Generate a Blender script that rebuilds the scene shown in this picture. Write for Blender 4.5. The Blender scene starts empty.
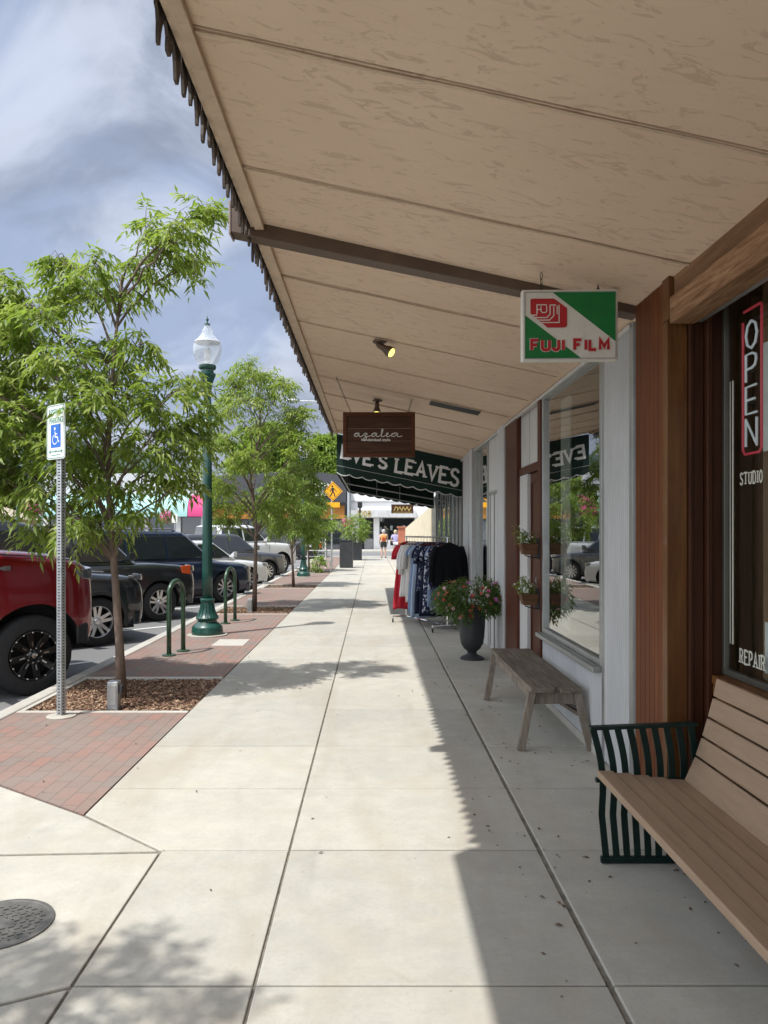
import bpy, bmesh, math, random
import numpy as np
from mathutils import Vector, Matrix
R = math.radians
sc = bpy.context.scene
COL = sc.collection
# ------------------------------------------------------------------ camera
HC = 1.57
cd = bpy.data.cameras.new("camera"); cam = bpy.data.objects.new("camera", cd); COL.objects.link(cam)
cam.location = (0, 0, HC); cam.rotation_euler = (R(90), 0, 0)
cd.sensor_fit = 'VERTICAL'; cd.sensor_height = 24; cd.lens = 24*770/1024
cd.shift_x = 11/1024; cd.shift_y = 19/1024; cd.clip_start = 0.05; cd.clip_end = 6000
sc.camera = cam
# ------------------------------------------------------------------ world
SUND = Vector((0.375, 0.35, -1)).normalized()      # direction light travels
elev = math.asin(-SUND.z); az = math.atan2(-SUND.x, -SUND.y)   # azimuth from +Y, clockwise towards +X
w = bpy.data.worlds.new("World"); sc.world = w; w.use_nodes = True
nt = w.node_tree; N = nt.nodes; L = nt.links; N.clear()
out = N.new('ShaderNodeOutputWorld'); bg = N.new('ShaderNodeBackground'); bg.inputs['Strength'].default_value = 0.12
sky = N.new('ShaderNodeTexSky'); sky.sky_type = 'NISHITA'; sky.sun_disc = False
sky.sun_elevation = elev; sky.sun_rotation = az; sky.air_density = 1.0; sky.dust_density = 1.2; sky.altitude = 600
tc = N.new('ShaderNodeTexCoord'); sep = N.new('ShaderNodeSeparateXYZ'); L.new(tc.outputs['Generated'], sep.inputs[0])
def mth(op, a, b=None, clamp=False):
    n = N.new('ShaderNodeMath'); n.operation = op; n.use_clamp = clamp
    for i, v in enumerate((a, b)):
        if v is None: continue
        if isinstance(v, (int, float)): n.inputs[i].default_value = v
        else: L.new(v, n.inputs[i])
    return n.outputs[0]
den = mth('ADD', mth('MAXIMUM', sep.outputs[2], 0.0), 0.22)
cmb = N.new('ShaderNodeCombineXYZ'); L.new(mth('DIVIDE', sep.outputs[0], den), cmb.inputs[0]); L.new(mth('DIVIDE', sep.outputs[1], den), cmb.inputs[1])
def wnoise(scale, detail, rough, dist, off):
    mp = N.new('ShaderNodeMapping'); mp.inputs['Location'].default_value = off; mp.inputs['Scale'].default_value = (1.0, 0.7, 1)
    mp.inputs['Rotation'].default_value = (0, 0, R(35))
    L.new(cmb.outputs[0], mp.inputs[0])
    n = N.new('ShaderNodeTexNoise'); n.inputs['Scale'].default_value = scale; n.inputs['Detail'].default_value = detail
    n.inputs['Roughness'].default_value = rough; n.inputs['Distortion'].default_value = dist; L.new(mp.outputs[0], n.inputs[0]); return n.outputs[0]
def wramp(v, stops):
    r = N.new('ShaderNodeValToRGB'); r.color_ramp.interpolation = 'EASE'
    while len(r.color_ramp.elements) < len(stops): r.color_ramp.elements.new(0.5)
    for e, (p, c) in zip(r.color_ramp.elements, stops): e.position = p; e.color = (*c, 1) if len(c) == 3 else c
    L.new(v, r.inputs[0]); return r.outputs[0]
def wmix(f, a, b):
    m = N.new('ShaderNodeMix'); m.data_type = 'RGBA'
    if isinstance(f, (int, float)): m.inputs[0].default_value = f
    else: L.new(f, m.inputs[0])
    for i, v in ((6, a), (7, b)):
        if isinstance(v, tuple): m.inputs[i].default_value = (*v, 1)
        else: L.new(v, m.inputs[i])
    return m.outputs[2]
cl = wramp(wnoise(1.5, 7, 0.52, 0.6, (3.1, 1.7, 0)), [(0.40, (0, 0, 0)), (0.54, (1, 1, 1))])
hi = wramp(wnoise(2.1, 8, 0.55, 0.9, (8.1, 4.2, 0)), [(0.42, (0, 0, 0)), (0.66, (1, 1, 1))])
base = wmix(0.88, sky.outputs[0], (2.3, 2.75, 3.8))
c1 = wmix(cl, base, (1.75, 2.05, 2.75))
c2 = wmix(mth('MULTIPLY', hi, 0.7), c1, (4.3, 4.65, 5.5))
hz = wramp(sep.outputs[2], [(0.0, (1, 1, 1)), (0.22, (0, 0, 0))])
c3 = wmix(mth('MULTIPLY', hz, 0.5), c2, (3.1, 3.4, 4.1))
# bright cloud added out of view, behind and left, to fill the shade
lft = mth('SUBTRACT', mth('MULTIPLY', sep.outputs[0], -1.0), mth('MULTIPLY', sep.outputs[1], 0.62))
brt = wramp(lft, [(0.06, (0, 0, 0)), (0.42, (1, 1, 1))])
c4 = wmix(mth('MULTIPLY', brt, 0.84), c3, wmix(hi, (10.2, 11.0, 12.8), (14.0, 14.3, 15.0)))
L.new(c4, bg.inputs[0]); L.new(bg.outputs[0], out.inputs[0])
# ------------------------------------------------------------------ sun
sl = bpy.data.lights.new("sun", 'SUN'); sl.energy = 3.6; sl.angle = R(0.7); sl.color = (1, 0.965, 0.915)
so = bpy.data.objects.new("sun", sl); COL.objects.link(so); so.rotation_euler = SUND.to_track_quat('-Z', 'Y').to_euler()
sc.view_settings.view_transform = 'Standard'; sc.view_settings.look = 'None'; sc.view_settings.gamma = 1
sc.view_settings.exposure = 0.58
sc.render.engine = 'CYCLES'; sc.cycles.max_bounces = 8; sc.cycles.diffuse_bounces = 5; sc.cycles.glossy_bounces = 4
sc.cycles.transparent_max_bounces = 12; sc.cycles.transmission_bounces = 6; sc.cycles.use_denoising = True
sc.cycles.sample_clamp_indirect = 8; sc.cycles.caustics_reflective = False; sc.cycles.caustics_refractive = False

# ================================================================== helpers
def acc_loc(o):
    v = Vector((0, 0, 0))
    while o is not None: v += o.location; o = o.parent
    return v
def tag(o, label=None, cat=None, group=None, kind=None):
    if label: o['label'] = label
    if cat: o['category'] = cat
    if group: o['group'] = group
    if kind: o['kind'] = kind
    return o
def thing(name, label, cat, loc=(0, 0, 0), rz=0, group=None):
    o = bpy.data.objects.new(name, None); COL.objects.link(o); o.location = loc; o.rotation_euler = (0, 0, rz)
    o.empty_display_size = 0.1
    return tag(o, label, cat, group)
def copy_tree(o, parent=None):
    c = o.copy(); COL.objects.link(c)
    if parent is not None: c.parent = parent
    for ch in list(o.children): copy_tree(ch, c)
    return c

class MB:
    def __init__(s): s.v = []; s.f = []; s.m = []
    def add(s, vs, fs, mi=0):
        b = len(s.v); s.v += [tuple(x) for x in vs]; s.f += [tuple(i+b for i in f) for f in fs]; s.m += [mi]*len(fs); return s
    def box(s, x0, x1, y0, y1, z0, z1, mi=0):
        v = [(x0,y0,z0),(x1,y0,z0),(x1,y1,z0),(x0,y1,z0),(x0,y0,z1),(x1,y0,z1),(x1,y1,z1),(x0,y1,z1)]
        return s.add(v, [(0,3,2,1),(4,5,6,7),(0,1,5,4),(1,2,6,5),(2,3,7,6),(3,0,4,7)], mi)
    def hexa(s, v, mi=0):      # 8 corner points: bottom quad then top quad
        return s.add(v, [(0,3,2,1),(4,5,6,7),(0,1,5,4),(1,2,6,5),(2,3,7,6),(3,0,4,7)], mi)
    def bar(s, p0, p1, w, h, up=(0,0,1), mi=0):   # rectangular bar between two points
        p0 = Vector(p0); p1 = Vector(p1); d = (p1-p0).normalized(); u = Vector(up)
        a = d.cross(u)
        if a.length < 1e-4: a = d.cross(Vector((1,0,0)))
        a.normalize(); b = a.cross(d).normalized(); a *= w/2; b *= h/2
        v = [p0-a-b, p0+a-b, p1+a-b, p1-a-b, p0-a+b, p0+a+b, p1+a+b, p1-a+b]
        return s.hexa(v, mi)
    def ring_tube(s, rings, closed_caps=True, mi=0):
        n = len(rings[0]); vs = [p for r in rings for p in r]; fs = []
        for i in range(len(rings)-1):
            for j in range(n):
                fs.append((i*n+j, i*n+(j+1)%n, (i+1)*n+(j+1)%n, (i+1)*n+j))
        if closed_caps: fs.append(tuple(range(n-1,-1,-1))); fs.append(tuple((len(rings)-1)*n+j for j in range(n)))
        return s.add(vs, fs, mi)
    def tube(s, pts, rad, n=8, mi=0, caps=True):
        pts = [Vector(p) for p in pts]
        if not hasattr(rad, '__len__'): rad = [rad]*len(pts)
        rings = []; ref = None
        for i, p in enumerate(pts):
            d = (pts[min(i+1, len(pts)-1)] - pts[max(i-1, 0)]).normalized()
            if ref is None:
                ref = Vector((0,0,1)) if abs(d.z) < 0.9 else Vector((1,0,0))
            a = d.cross(ref)
            if a.length < 1e-3: a = d.cross(Vector((0.3,1,0.2)))
            a.normalize(); b = a.cross(d).normalized(); ref = b
            ref = a.cross(d)*0 + b
            rings.append([p + (a*math.cos(t)+b*math.sin(t))*rad[i] for t in [2*math.pi*k/n for k in range(n)]])
        return s.ring_tube(rings, caps, mi)
    def cyl(s, p0, p1, r, r1=None, n=16, mi=0): return s.tube([p0, p1], [r, r if r1 is None else r1], n, mi)
    def lathe(s, prof, c=(0,0,0), n=24, axis='z', mi=0, flute=0, flr=0, cap=True):
        rings = []
        for (r, h) in prof:
            ring = []
            for k in range(n):
                t = 2*math.pi*k/n; rr = r*(1+(flr*math.cos(flute*t) if flute else 0))
                x, y = rr*math.cos(t), rr*math.sin(t)
                q = (x, y, h) if axis == 'z' else ((x, h, y) if axis == 'y' else (h, x, y))
                ring.append((q[0]+c[0], q[1]+c[1], q[2]+c[2]))
            rings.append(ring)
        return s.ring_tube(rings, cap, mi)
    def prism(s, poly, o, u, v, n, th, mi=0):      # 2D polygon extruded along n by th from origin o
        o, u, v, n = Vector(o), Vector(u), Vector(v), Vector(n)
        a = [o+u*x+v*y for x, y in poly]; b = [p+n*th for p in a]; k = len(a)
        fs = [tuple(range(k-1,-1,-1)), tuple(range(k, 2*k))] + [(i, (i+1)%k, (i+1)%k+k, i+k) for i in range(k)]
        return s.add(a+b, fs, mi)
    def ribbon(s, pts, wd, o, u, v, n, th, mi=0, closed=False):   # 2D polyline stroke, mitred, extruded
        P = [Vector((x, y)) for x, y in pts]; k = len(P); Lf, Rt = [], []
        for i in range(k):
            if closed: a, b = P[(i-1)%k], P[(i+1)%k]
            else: a, b = P[max(i-1,0)], P[min(i+1,k-1)]
            d1 = (P[i]-a); d2 = (b-P[i])
            if d1.length < 1e-9: d1 = d2
            if d2.length < 1e-9: d2 = d1
            d1 = d1.normalized(); d2 = d2.normalized(); t = d1+d2
            t = t.normalized() if t.length > 1e-3 else d1
            nn = Vector((-t.y, t.x)); c = max(0.45, nn.dot(Vector((-d1.y, d1.x))))
            wi = wd[i] if hasattr(wd, '__len__') else wd
            Lf.append(P[i]+nn*wi/2/c); Rt.append(P[i]-nn*wi/2/c)
        o, u, v, n = Vector(o), Vector(u), Vector(v), Vector(n)
        m3 = lambda q, h: o+u*q.x+v*q.y+n*h
        vs = [];
        for i in range(k): vs += [m3(Lf[i],0), m3(Rt[i],0), m3(Rt[i],th), m3(Lf[i],th)]
        fs = []; rng = range(k) if closed else range(k-1)
        for i in rng:
            j = (i+1)%k
            for q in range(4): fs.append((i*4+q, i*4+(q+1)%4, j*4+(q+1)%4, j*4+q))
        if not closed: fs += [(3,2,1,0), ((k-1)*4, (k-1)*4+1, (k-1)*4+2, (k-1)*4+3)]
        return s.add(vs, fs, mi)
    def grid(s, fn, nu, nv, mi=0):
        vs = [fn(i/nu, j/nv) for i in range(nu+1) for j in range(nv+1)]
        fs = [(i*(nv+1)+j, (i+1)*(nv+1)+j, (i+1)*(nv+1)+j+1, i*(nv+1)+j+1) for i in range(nu) for j in range(nv)]
        return s.add(vs, fs, mi)
    def build(s, name, mat, parent=None, smooth=False, bevel=0, seg=2, sub=0, fix=True, solid=0, label=None, auto=35):
        me = bpy.data.meshes.new(name); off = acc_loc(parent)
        me.from_pydata([(x-off.x, y-off.y, z-off.z) for x, y, z in s.v], [], s.f)
        mats = mat if isinstance(mat, (list, tuple)) else [mat]
        for m in mats: me.materials.append(m)
        if len(mats) > 1: me.polygons.foreach_set('material_index', s.m)
        if fix:
            bm = bmesh.new(); bm.from_mesh(me); bmesh.ops.recalc_face_normals(bm, faces=bm.faces); bm.to_mesh(me); bm.free()
        o = bpy.data.objects.new(name, me); COL.objects.link(o)
        if parent is not None: o.parent = parent
        if smooth:
            me.polygons.foreach_set('use_smooth', [True]*len(me.polygons))
            if auto and not sub:
                try: me.set_sharp_from_angle(angle=R(auto))
                except Exception: pass
        if solid:
            m = o.modifiers.new('t', 'SOLIDIFY'); m.thickness = solid; m.offset = 0
        if bevel:
            m = o.modifiers.new('b', 'BEVEL'); m.width = bevel; m.segments = seg; m.limit_method = 'ANGLE'; m.angle_limit = R(40)
            m.harden_normals = False
        if sub:
            m = o.modifiers.new('s', 'SUBSURF'); m.levels = sub; m.render_levels = sub
        if label: o['label'] = label
        return o
def struct(name, mb, mat, **k):
    o = mb.build(name, mat, None, **k); o['kind'] = 'structure'; return o
def apply_mods(o):
    dg = bpy.context.evaluated_depsgraph_get(); dg.update()
    me = bpy.data.meshes.new_from_object(o.evaluated_get(dg), depsgraph=dg); old = o.data
    o.modifiers.clear(); o.data = me; me.name = old.name; bpy.data.meshes.remove(old)

# ------------------------------------------------------------------ materials
class NT:
    def __init__(s, name):
        s.m = bpy.data.materials.new(name); s.m.use_nodes = True; s.t = s.m.node_tree; s.N = s.t.nodes; s.L = s.t.links
        s.b = s.N['Principled BSDF']; s.tc = s.N.new('ShaderNodeTexCoord')
    def coord(s, scale=(1,1,1), rot=(0,0,0), out='Object', loc=(0,0,0)):
        mp = s.N.new('ShaderNodeMapping'); mp.inputs['Scale'].default_value = scale; mp.inputs['Rotation'].default_value = rot
        mp.inputs['Location'].default_value = loc
        s.L.new(s.tc.outputs[out], mp.inputs[0]); return mp.outputs[0]
    def noise(s, c, scale, detail=4, rough=0.55, dist=0):
        n = s.N.new('ShaderNodeTexNoise'); n.inputs['Scale'].default_value = scale; n.inputs['Detail'].default_value = detail
        n.inputs['Roughness'].default_value = rough; n.inputs['Distortion'].default_value = dist; s.L.new(c, n.inputs[0]); return n.outputs[0]
    def vor(s, c, scale, feat='F1', out='Distance'):
        n = s.N.new('ShaderNodeTexVoronoi'); n.feature = feat; n.inputs['Scale'].default_value = scale; s.L.new(c, n.inputs[0]); return n.outputs[out]
    def ramp(s, v, stops, interp='LINEAR'):
        r = s.N.new('ShaderNodeValToRGB'); r.color_ramp.interpolation = interp
        while len(r.color_ramp.elements) < len(stops): r.color_ramp.elements.new(0.5)
        for e, (p, c) in zip(r.color_ramp.elements, stops):
            e.position = p; e.color = (c, c, c, 1) if isinstance(c, (int, float)) else (*c, 1)
        s.L.new(v, r.inputs[0]); return r.outputs[0]
    def mix(s, f, a, b, mode='MIX'):
        m = s.N.new('ShaderNodeMix'); m.data_type = 'RGBA'; m.blend_type = mode
        if isinstance(f, (int, float)): m.inputs[0].default_value = f
        else: s.L.new(f, m.inputs[0])
        for i, v in ((6, a), (7, b)):
            if isinstance(v, (tuple, list)): m.inputs[i].default_value = (*v, 1)
            else: s.L.new(v, m.inputs[i])
        return m.outputs[2]
    def math(s, op, a, b=0.0):
        n = s.N.new('ShaderNodeMath'); n.operation = op
        for i, v in enumerate((a, b)):
            if isinstance(v, (int, float)): n.inputs[i].default_value = v
            else: s.L.new(v, n.inputs[i])
        return n.outputs[0]
    def set(s, **k):
        for key, v in k.items():
            inp = s.b.inputs[{'col':'Base Color','rough':'Roughness','metal':'Metallic','coat':'Coat Weight','spec':'Specular IOR Level','emit':'Emission Color','es':'Emission Strength','ior':'IOR','trans':'Transmission Weight','alpha':'Alpha','sheen':'Sheen Weight'}[key]]
            if isinstance(v, (int, float)): inp.default_value = v
            elif isinstance(v, (tuple, list)): inp.default_value = (*v, 1)
            else: s.L.new(v, inp)
        return s
    def bump(s, h, strength=0.3, dist=0.01, prev=None):
        b = s.N.new('ShaderNodeBump'); b.inputs['Strength'].default_value = strength; b.inputs['Distance'].default_value = dist
        s.L.new(h, b.inputs['Height'])
        if prev is not None: s.L.new(prev, b.inputs['Normal'])
        s.L.new(b.outputs[0], s.b.inputs['Normal']); return b.outputs[0]
def sc3(c, k): return tuple(min(1, x*k) for x in c)
def pmat(name, col, rough=0.6, metal=0, var=0.15, scale=4, bump=0, bscale=60, stretch=(1,1,1), coat=0, spec=0.5, dirt=0, dcol=(0.08,0.065,0.05), bdist=0.004):
    t = NT(name); c = t.coord(stretch)
    n = t.noise(c, scale, 5, 0.6)
    colr = t.mix(t.ramp(n, [(0.3, 0.0), (0.7, 1.0)]), sc3(col, 1-var), sc3(col, 1+var))
    if dirt:
        d = t.ramp(t.noise(c, scale*2.3, 8, 0.7, 0.4), [(0.52, 0.0), (0.72, 1.0)]); colr = t.mix(t.math('MULTIPLY', d, dirt), colr, dcol)
    t.set(col=colr, rough=t.math('ADD', t.math('MULTIPLY', n, 0.15), max(0.02, rough-0.075)), metal=metal, coat=coat, spec=spec)
    if bump: t.bump(t.noise(c, bscale, 4, 0.6), bump, bdist)
    return t.m
def wood(name, col, dark, rough=0.6, grain='y', gs=1.0, bump=0.3, coat=0, var=0.5):
    t = NT(name); s = {'x': (1.2, 14, 14), 'y': (14, 1.2, 14), 'z': (14, 14, 1.2)}[grain]; s = tuple(k*gs for k in s)
    c = t.coord(s); n = t.noise(c, 2.2, 8, 0.65, 0.6); n2 = t.noise(t.coord(tuple(k*0.25 for k in s)), 1.5, 4, 0.6, 0.8)
    f = t.ramp(n, [(0.32, 0.0), (0.68, 1.0)])
    a = t.mix(f, dark, col); b = t.mix(t.math('MULTIPLY', t.ramp(n2, [(0.35, 1.0), (0.6, 0.0)]), var), a, sc3(dark, 0.9))
    t.set(col=b, rough=rough, coat=coat, spec=.18); t.bump(n, bump, 0.003); return t.m
M = {}
# ================================================================== materials of the place
def concrete(name, c0, c1, stain=0.25):
    t = NT(name); c = t.coord()
    n1 = t.noise(c, 0.8, 6, 0.65, 0.5); n2 = t.noise(c, 5.5, 6, 0.65); n3 = t.noise(c, 260, 2, 0.5); n4 = t.noise(c, 45, 4, 0.7)
    col = t.mix(t.ramp(n1, [(0.3, 0.0), (0.7, 1.0)]), c0, c1)
    col = t.mix(t.math('MULTIPLY', t.ramp(n2, [(0.35, 1.0), (0.62, 0.0)]), 0.4), col, sc3(c0, 0.8))
    col = t.mix(t.math('MULTIPLY', t.ramp(n4, [(0.40, 1.0), (0.55, 0.0)]), 0.16), col, sc3(c0, 0.72))
    col = t.mix(t.math('MULTIPLY', t.ramp(n3, [(0.36, 1.0), (0.5, 0.0)]), 0.2), col, sc3(c0, 0.6))
    v = t.vor(t.coord((1, 1, 1)), 4.2)       # gum and drip spots
    sp = t.ramp(v, [(0.018, 1.0), (0.035, 0.0)])
    col = t.mix(t.math('MULTIPLY', sp, stain*1.6), col, (0.16, 0.15, 0.13))
    st = t.ramp(t.noise(t.coord((1, 0.35, 1)), 2.4, 7, 0.62, 0.9), [(0.55, 0.0), (0.75, 1.0)])
    col = t.mix(t.math('MULTIPLY', st, stain), col, sc3(c0, 0.66))
    isl = t.N.new('ShaderNodeNewGeometry').outputs['Random Per Island']
    col = t.mix(1.0, col, t.ramp(isl, [(0.0, (0.90, 0.90, 0.90)), (0.5, (1.0, 0.995, 0.98)), (1.0, (1.05, 1.04, 1.02))]), 'MULTIPLY')
    wb = t.ramp(t.noise(t.coord(loc=(5, 2, 0)), 1.7, 8, 0.7, 1.2), [(0.48, 0.0), (0.70, 1.0)])
    col = t.mix(t.math('MULTIPLY', wb, 0.42), col, (0.40, 0.345, 0.27))
    dk = t.ramp(t.noise(t.coord(loc=(1, 9, 0)), 9.0, 8, 0.75, 0.4), [(0.56, 0.0), (0.72, 1.0)])
    col = t.mix(t.math('MULTIPLY', dk, 0.30), col, (0.25, 0.235, 0.20))
    nv = t.N.new('ShaderNodeTexNoise'); nv.inputs['Scale'].default_value = 2.5; nv.inputs['Detail'].default_value = 6; t.L.new(c, nv.inputs[0])
    sk = t.ramp(t.noise(t.coord((1.6, 0.28, 1), loc=(7, 3, 0)), 1.5, 6, 0.6, 0.5), [(0.50, 0.0), (0.68, 1.0)])
    col = t.mix(t.math('MULTIPLY', sk, 0.45), col, (0.33, 0.285, 0.225))
    ck = t.vor(t.mix(0.28, c, nv.outputs['Color']), 0.75, 'DISTANCE_TO_EDGE')
    cm = t.math('MULTIPLY', t.ramp(ck, [(0.0, 1.0), (0.0035, 0.0)]), t.ramp(t.noise(c, 0.9, 2, 0.5), [(0.52, 0.0), (0.58, 1.0)]))
    t.set(col=col, rough=0.85, spec=0.3)
    h = t.math('ADD', t.math('MULTIPLY', n3, 0.4), n4); t.bump(h, 0.22, 0.003); return t.m
M['conc'] = concrete('sidewalk_concrete', (0.385, 0.378, 0.338), (0.475, 0.462, 0.41), 0.34)
M['curb'] = concrete('kerb_concrete', (0.46, 0.45, 0.41), (0.56, 0.54, 0.5), 0.4)
M['joint'] = pmat('joint_filler', (0.17, 0.155, 0.13), 0.95, var=0.4, scale=25, bump=0.4)
def asphalt():
    t = NT('asphalt'); c = t.coord(); n = t.noise(c, 0.5, 6, 0.6, 0.2); n2 = t.noise(c, 180, 3, 0.7)
    col = t.mix(t.ramp(n, [(0.3, 0.0), (0.7, 1.0)]), (0.125, 0.127, 0.13), (0.18, 0.18, 0.182))
    col = t.mix(t.math('MULTIPLY', t.ramp(n2, [(0.45, 0.0), (0.62, 1.0)]), 0.4), col, (0.27, 0.265, 0.255))
    t.set(col=col, rough=0.9); t.bump(n2, 0.4, 0.004); return t.m
M['asphalt'] = asphalt()
def brickm():
    t = NT('brick_pavers'); mp = t.coord(rot=(0, 0, R(90)))
    b = t.N.new('ShaderNodeTexBrick'); t.L.new(mp, b.inputs['Vector']); b.offset = 0.5
    b.inputs['Scale'].default_value = 1.0; b.inputs['Brick Width'].default_value = 0.21; b.inputs['Row Height'].default_value = 0.105
    b.inputs['Mortar Size'].default_value = 0.0035; b.inputs['Mortar Smooth'].default_value = 0.3; b.inputs['Bias'].default_value = 0.0
    b.inputs['Color1'].default_value = (0.27, 0.16, 0.13, 1); b.inputs['Color2'].default_value = (0.205, 0.172, 0.15, 1)
    b.inputs['Mortar'].default_value = (0.13, 0.11, 0.095, 1)
    c = t.coord(); n = t.noise(c, 1.3, 5, 0.6, 0.3); n2 = t.noise(c, 120, 3, 0.6)
    col = t.mix(t.math('MULTIPLY', t.ramp(n, [(0.4, 0.0), (0.65, 1.0)]), 0.45), b.outputs['Color'], (0.255, 0.215, 0.19))
    col = t.mix(t.math('MULTIPLY', t.ramp(n2, [(0.35, 1.0), (0.5, 0.0)]), 0.25), col, (0.1, 0.08, 0.07))
    t.set(col=col, rough=0.88, spec=0.25)
    b2 = t.bump(t.math('SUBTRACT', 1.0, b.outputs['Fac']), 0.5, 0.004); t.bump(n2, 0.25, 0.002, b2); return t.m
M['brick'] = brickm()
M['ground'] = pmat('dry_ground', (0.2, 0.19, 0.16), 0.95, var=0.2, scale=0.2)
M['paint_line'] = pmat('line_paint', (0.7, 0.7, 0.68), 0.7, var=0.1, scale=14, dirt=0.5, dcol=(0.25, 0.25, 0.25))
M['soil'] = pmat('dark_soil', (0.12, 0.078, 0.05), 0.95, var=0.4, scale=30, bump=0.6, bscale=80, bdist=0.01)
def chips():
    t = NT('bark_chips'); o = t.N.new('ShaderNodeNewGeometry')
    col = t.ramp(o.outputs['Random Per Island'], [(0.0, (0.07, 0.035, 0.022)), (0.35, (0.16, 0.085, 0.05)), (0.7, (0.27, 0.165, 0.1)), (1.0, (0.42, 0.31, 0.21))])
    t.set(col=col, rough=0.9); return t.m
M['chips'] = chips()
def soffit():
    t = NT('tan_painted_board'); c = t.coord()
    n = t.noise(c, 0.8, 4, 0.6); br = t.noise(t.coord((1.1, 3.2, 3.2)), 4.2, 9, 0.72, 1.6); n3 = t.noise(c, 90, 3, 0.6)
    col = t.mix(t.ramp(n, [(0.3, 0.0), (0.7, 1.0)]), (0.655, 0.495, 0.37), (0.73, 0.57, 0.435))
    pt = t.ramp(br, [(0.545, 0.0), (0.60, 1.0), (0.64, 0.7), (0.75, 0.0)])
    col = t.mix(t.math('MULTIPLY', pt, 0.7), col, (0.48, 0.35, 0.25))
    pt2 = t.ramp(t.noise(t.coord((1.4, 4.5, 4), loc=(3, 7, 1)), 3.4, 6, 0.6, 1.0), [(0.56, 0.0), (0.66, 1.0)])
    col = t.mix(t.math('MULTIPLY', pt2, 0.3), col, (0.60, 0.49, 0.375))
    v = t.ramp(t.vor(c, 2.2), [(0.012, 1.0), (0.02, 0.0)])
    col = t.mix(t.math('MULTIPLY', v, 0.8), col, (0.1, 0.06, 0.04))
    t.set(col=col, rough=0.72, spec=0.3); b = t.bump(br, 0.12, 0.004); t.bump(n3, 0.1, 0.002, b); return t.m
M['soffit'] = soffit()
M['trim_tan'] = pmat('tan_trim', (0.58, 0.45, 0.33), 0.7, var=0.12, scale=6, dirt=0.25)
M['darkwood'] = pmat('dark_brown_paint', (0.055, 0.038, 0.028), 0.6, var=0.3, scale=8, bump=0.2)
M['beam'] = pmat('beam_brown', (0.095, 0.06, 0.04), 0.55, var=0.25, scale=5, bump=0.15)
M['beam_side'] = pmat('weathered_beam_end', (0.27, 0.21, 0.185), 0.7, var=0.15, scale=5)
def metalwhite(name, c=(0.50, 0.51, 0.51)):
    t = NT(name); co = t.coord((1, 1, 0.25)); n = t.noise(co, 6, 6, 0.65, 0.3)
    col = t.mix(t.ramp(n, [(0.35, 0.0), (0.65, 1.0)]), sc3(c, 0.88), c)
    v = t.ramp(t.vor(t.coord((1, 1, 1)), 5.0), [(0.025, 1.0), (0.035, 0.0)]); col = t.mix(v, col, (0.12, 0.11, 0.1))
    t.set(col=col, rough=0.5); return t.m
M['wmetal'] = metalwhite('white_ribbed_metal'); M['wpaint'] = metalwhite('white_painted_wood', (0.54, 0.54, 0.525))
M['alum'] = pmat('aluminium_frame', (0.36, 0.37, 0.36), 0.42, 0.7, var=0.12, scale=5)
M['redwood'] = wood('redwood_boards', (0.155, 0.048, 0.013), (0.085, 0.024, 0.007), 0.5, 'z', 0.8, 0.15, 0)
M['brownboard'] = wood('brown_boards', (0.20, 0.088, 0.026), (0.085, 0.034, 0.012), 0.42, 'z', 0.6, 0.25, 0.12)
M['deepwood'] = wood('deep_red_moulding', (0.075, 0.028, 0.012), (0.035, 0.012, 0.006), 0.5, 'z', 0.8, 0.1, 0)
M['timber'] = wood('rough_sawn_timber', (0.38, 0.225, 0.125), (0.15, 0.075, 0.036), 0.85, 'y', 1.9, 1.0)
M['timber2'] = wood('stained_timber', (0.27, 0.155, 0.085), (0.14, 0.072, 0.036), 0.8, 'y', 0.8, 0.5)
M['doorred'] = wood('brown_red_door', (0.095, 0.028, 0.014), (0.055, 0.016, 0.008), 0.5, 'z', 0.7, 0.1, 0.1, 0.2)
M['benchtan'] = wood('sand_composite', (0.325, 0.235, 0.16), (0.265, 0.188, 0.127), 0.6, 'y', 1.6, 0.12, 0, 0.15)
M['greyboard'] = wood('weathered_boards', (0.25, 0.215, 0.17), (0.10, 0.083, 0.064), 0.85, 'y', 1.3, 0.6)
M['greyleg'] = wood('weathered_legs', (0.29, 0.255, 0.205), (0.14, 0.115, 0.09), 0.85, 'z', 1.2, 0.5)
M['dkgreen'] = pmat('dark_green_metal', (0.003, 0.014, 0.011), 0.45, 0, var=0.3, scale=10, coat=0, spec=0.25)
M['lampgreen'] = pmat('green_lamp_paint', (0.007, 0.055, 0.04), 0.36, 0, var=0.2, scale=6, coat=0.35)
M['rackgreen'] = pmat('olive_green_tube', (0.035, 0.075, 0.04), 0.3, 0.2, var=0.2, scale=10, coat=0.3)
M['galv'] = pmat('galvanised_steel', (0.42, 0.44, 0.44), 0.45, 0.75, var=0.18, scale=14, bump=0.05)
M['black'] = pmat('flat_black', (0.012, 0.012, 0.013), 0.7, var=0.3, scale=8)
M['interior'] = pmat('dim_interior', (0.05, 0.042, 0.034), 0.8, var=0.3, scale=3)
M['white'] = pmat('white_paint', (0.72, 0.72, 0.7), 0.55, var=0.06, scale=5)
M['signgreen'] = pmat('sign_green', (0.0, 0.16, 0.035), 0.42, var=0.12, scale=14)
M['signwhite'] = pmat('sign_cream_white', (0.66, 0.65, 0.60), 0.45, var=0.06, scale=9, dirt=0.15)
M['signred'] = pmat('sign_red', (0.42, 0.012, 0.02), 0.45, var=0.12, scale=14)
M['blue'] = pmat('sign_blue', (0.01, 0.12, 0.5), 0.4, var=0.05)
M['signtext'] = pmat('sign_green_text', (0.02, 0.2, 0.12), 0.5, var=0.05)
M['yellow'] = pmat('sign_amber', (0.85, 0.38, 0.005), 0.45, var=0.06, scale=6)
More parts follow.
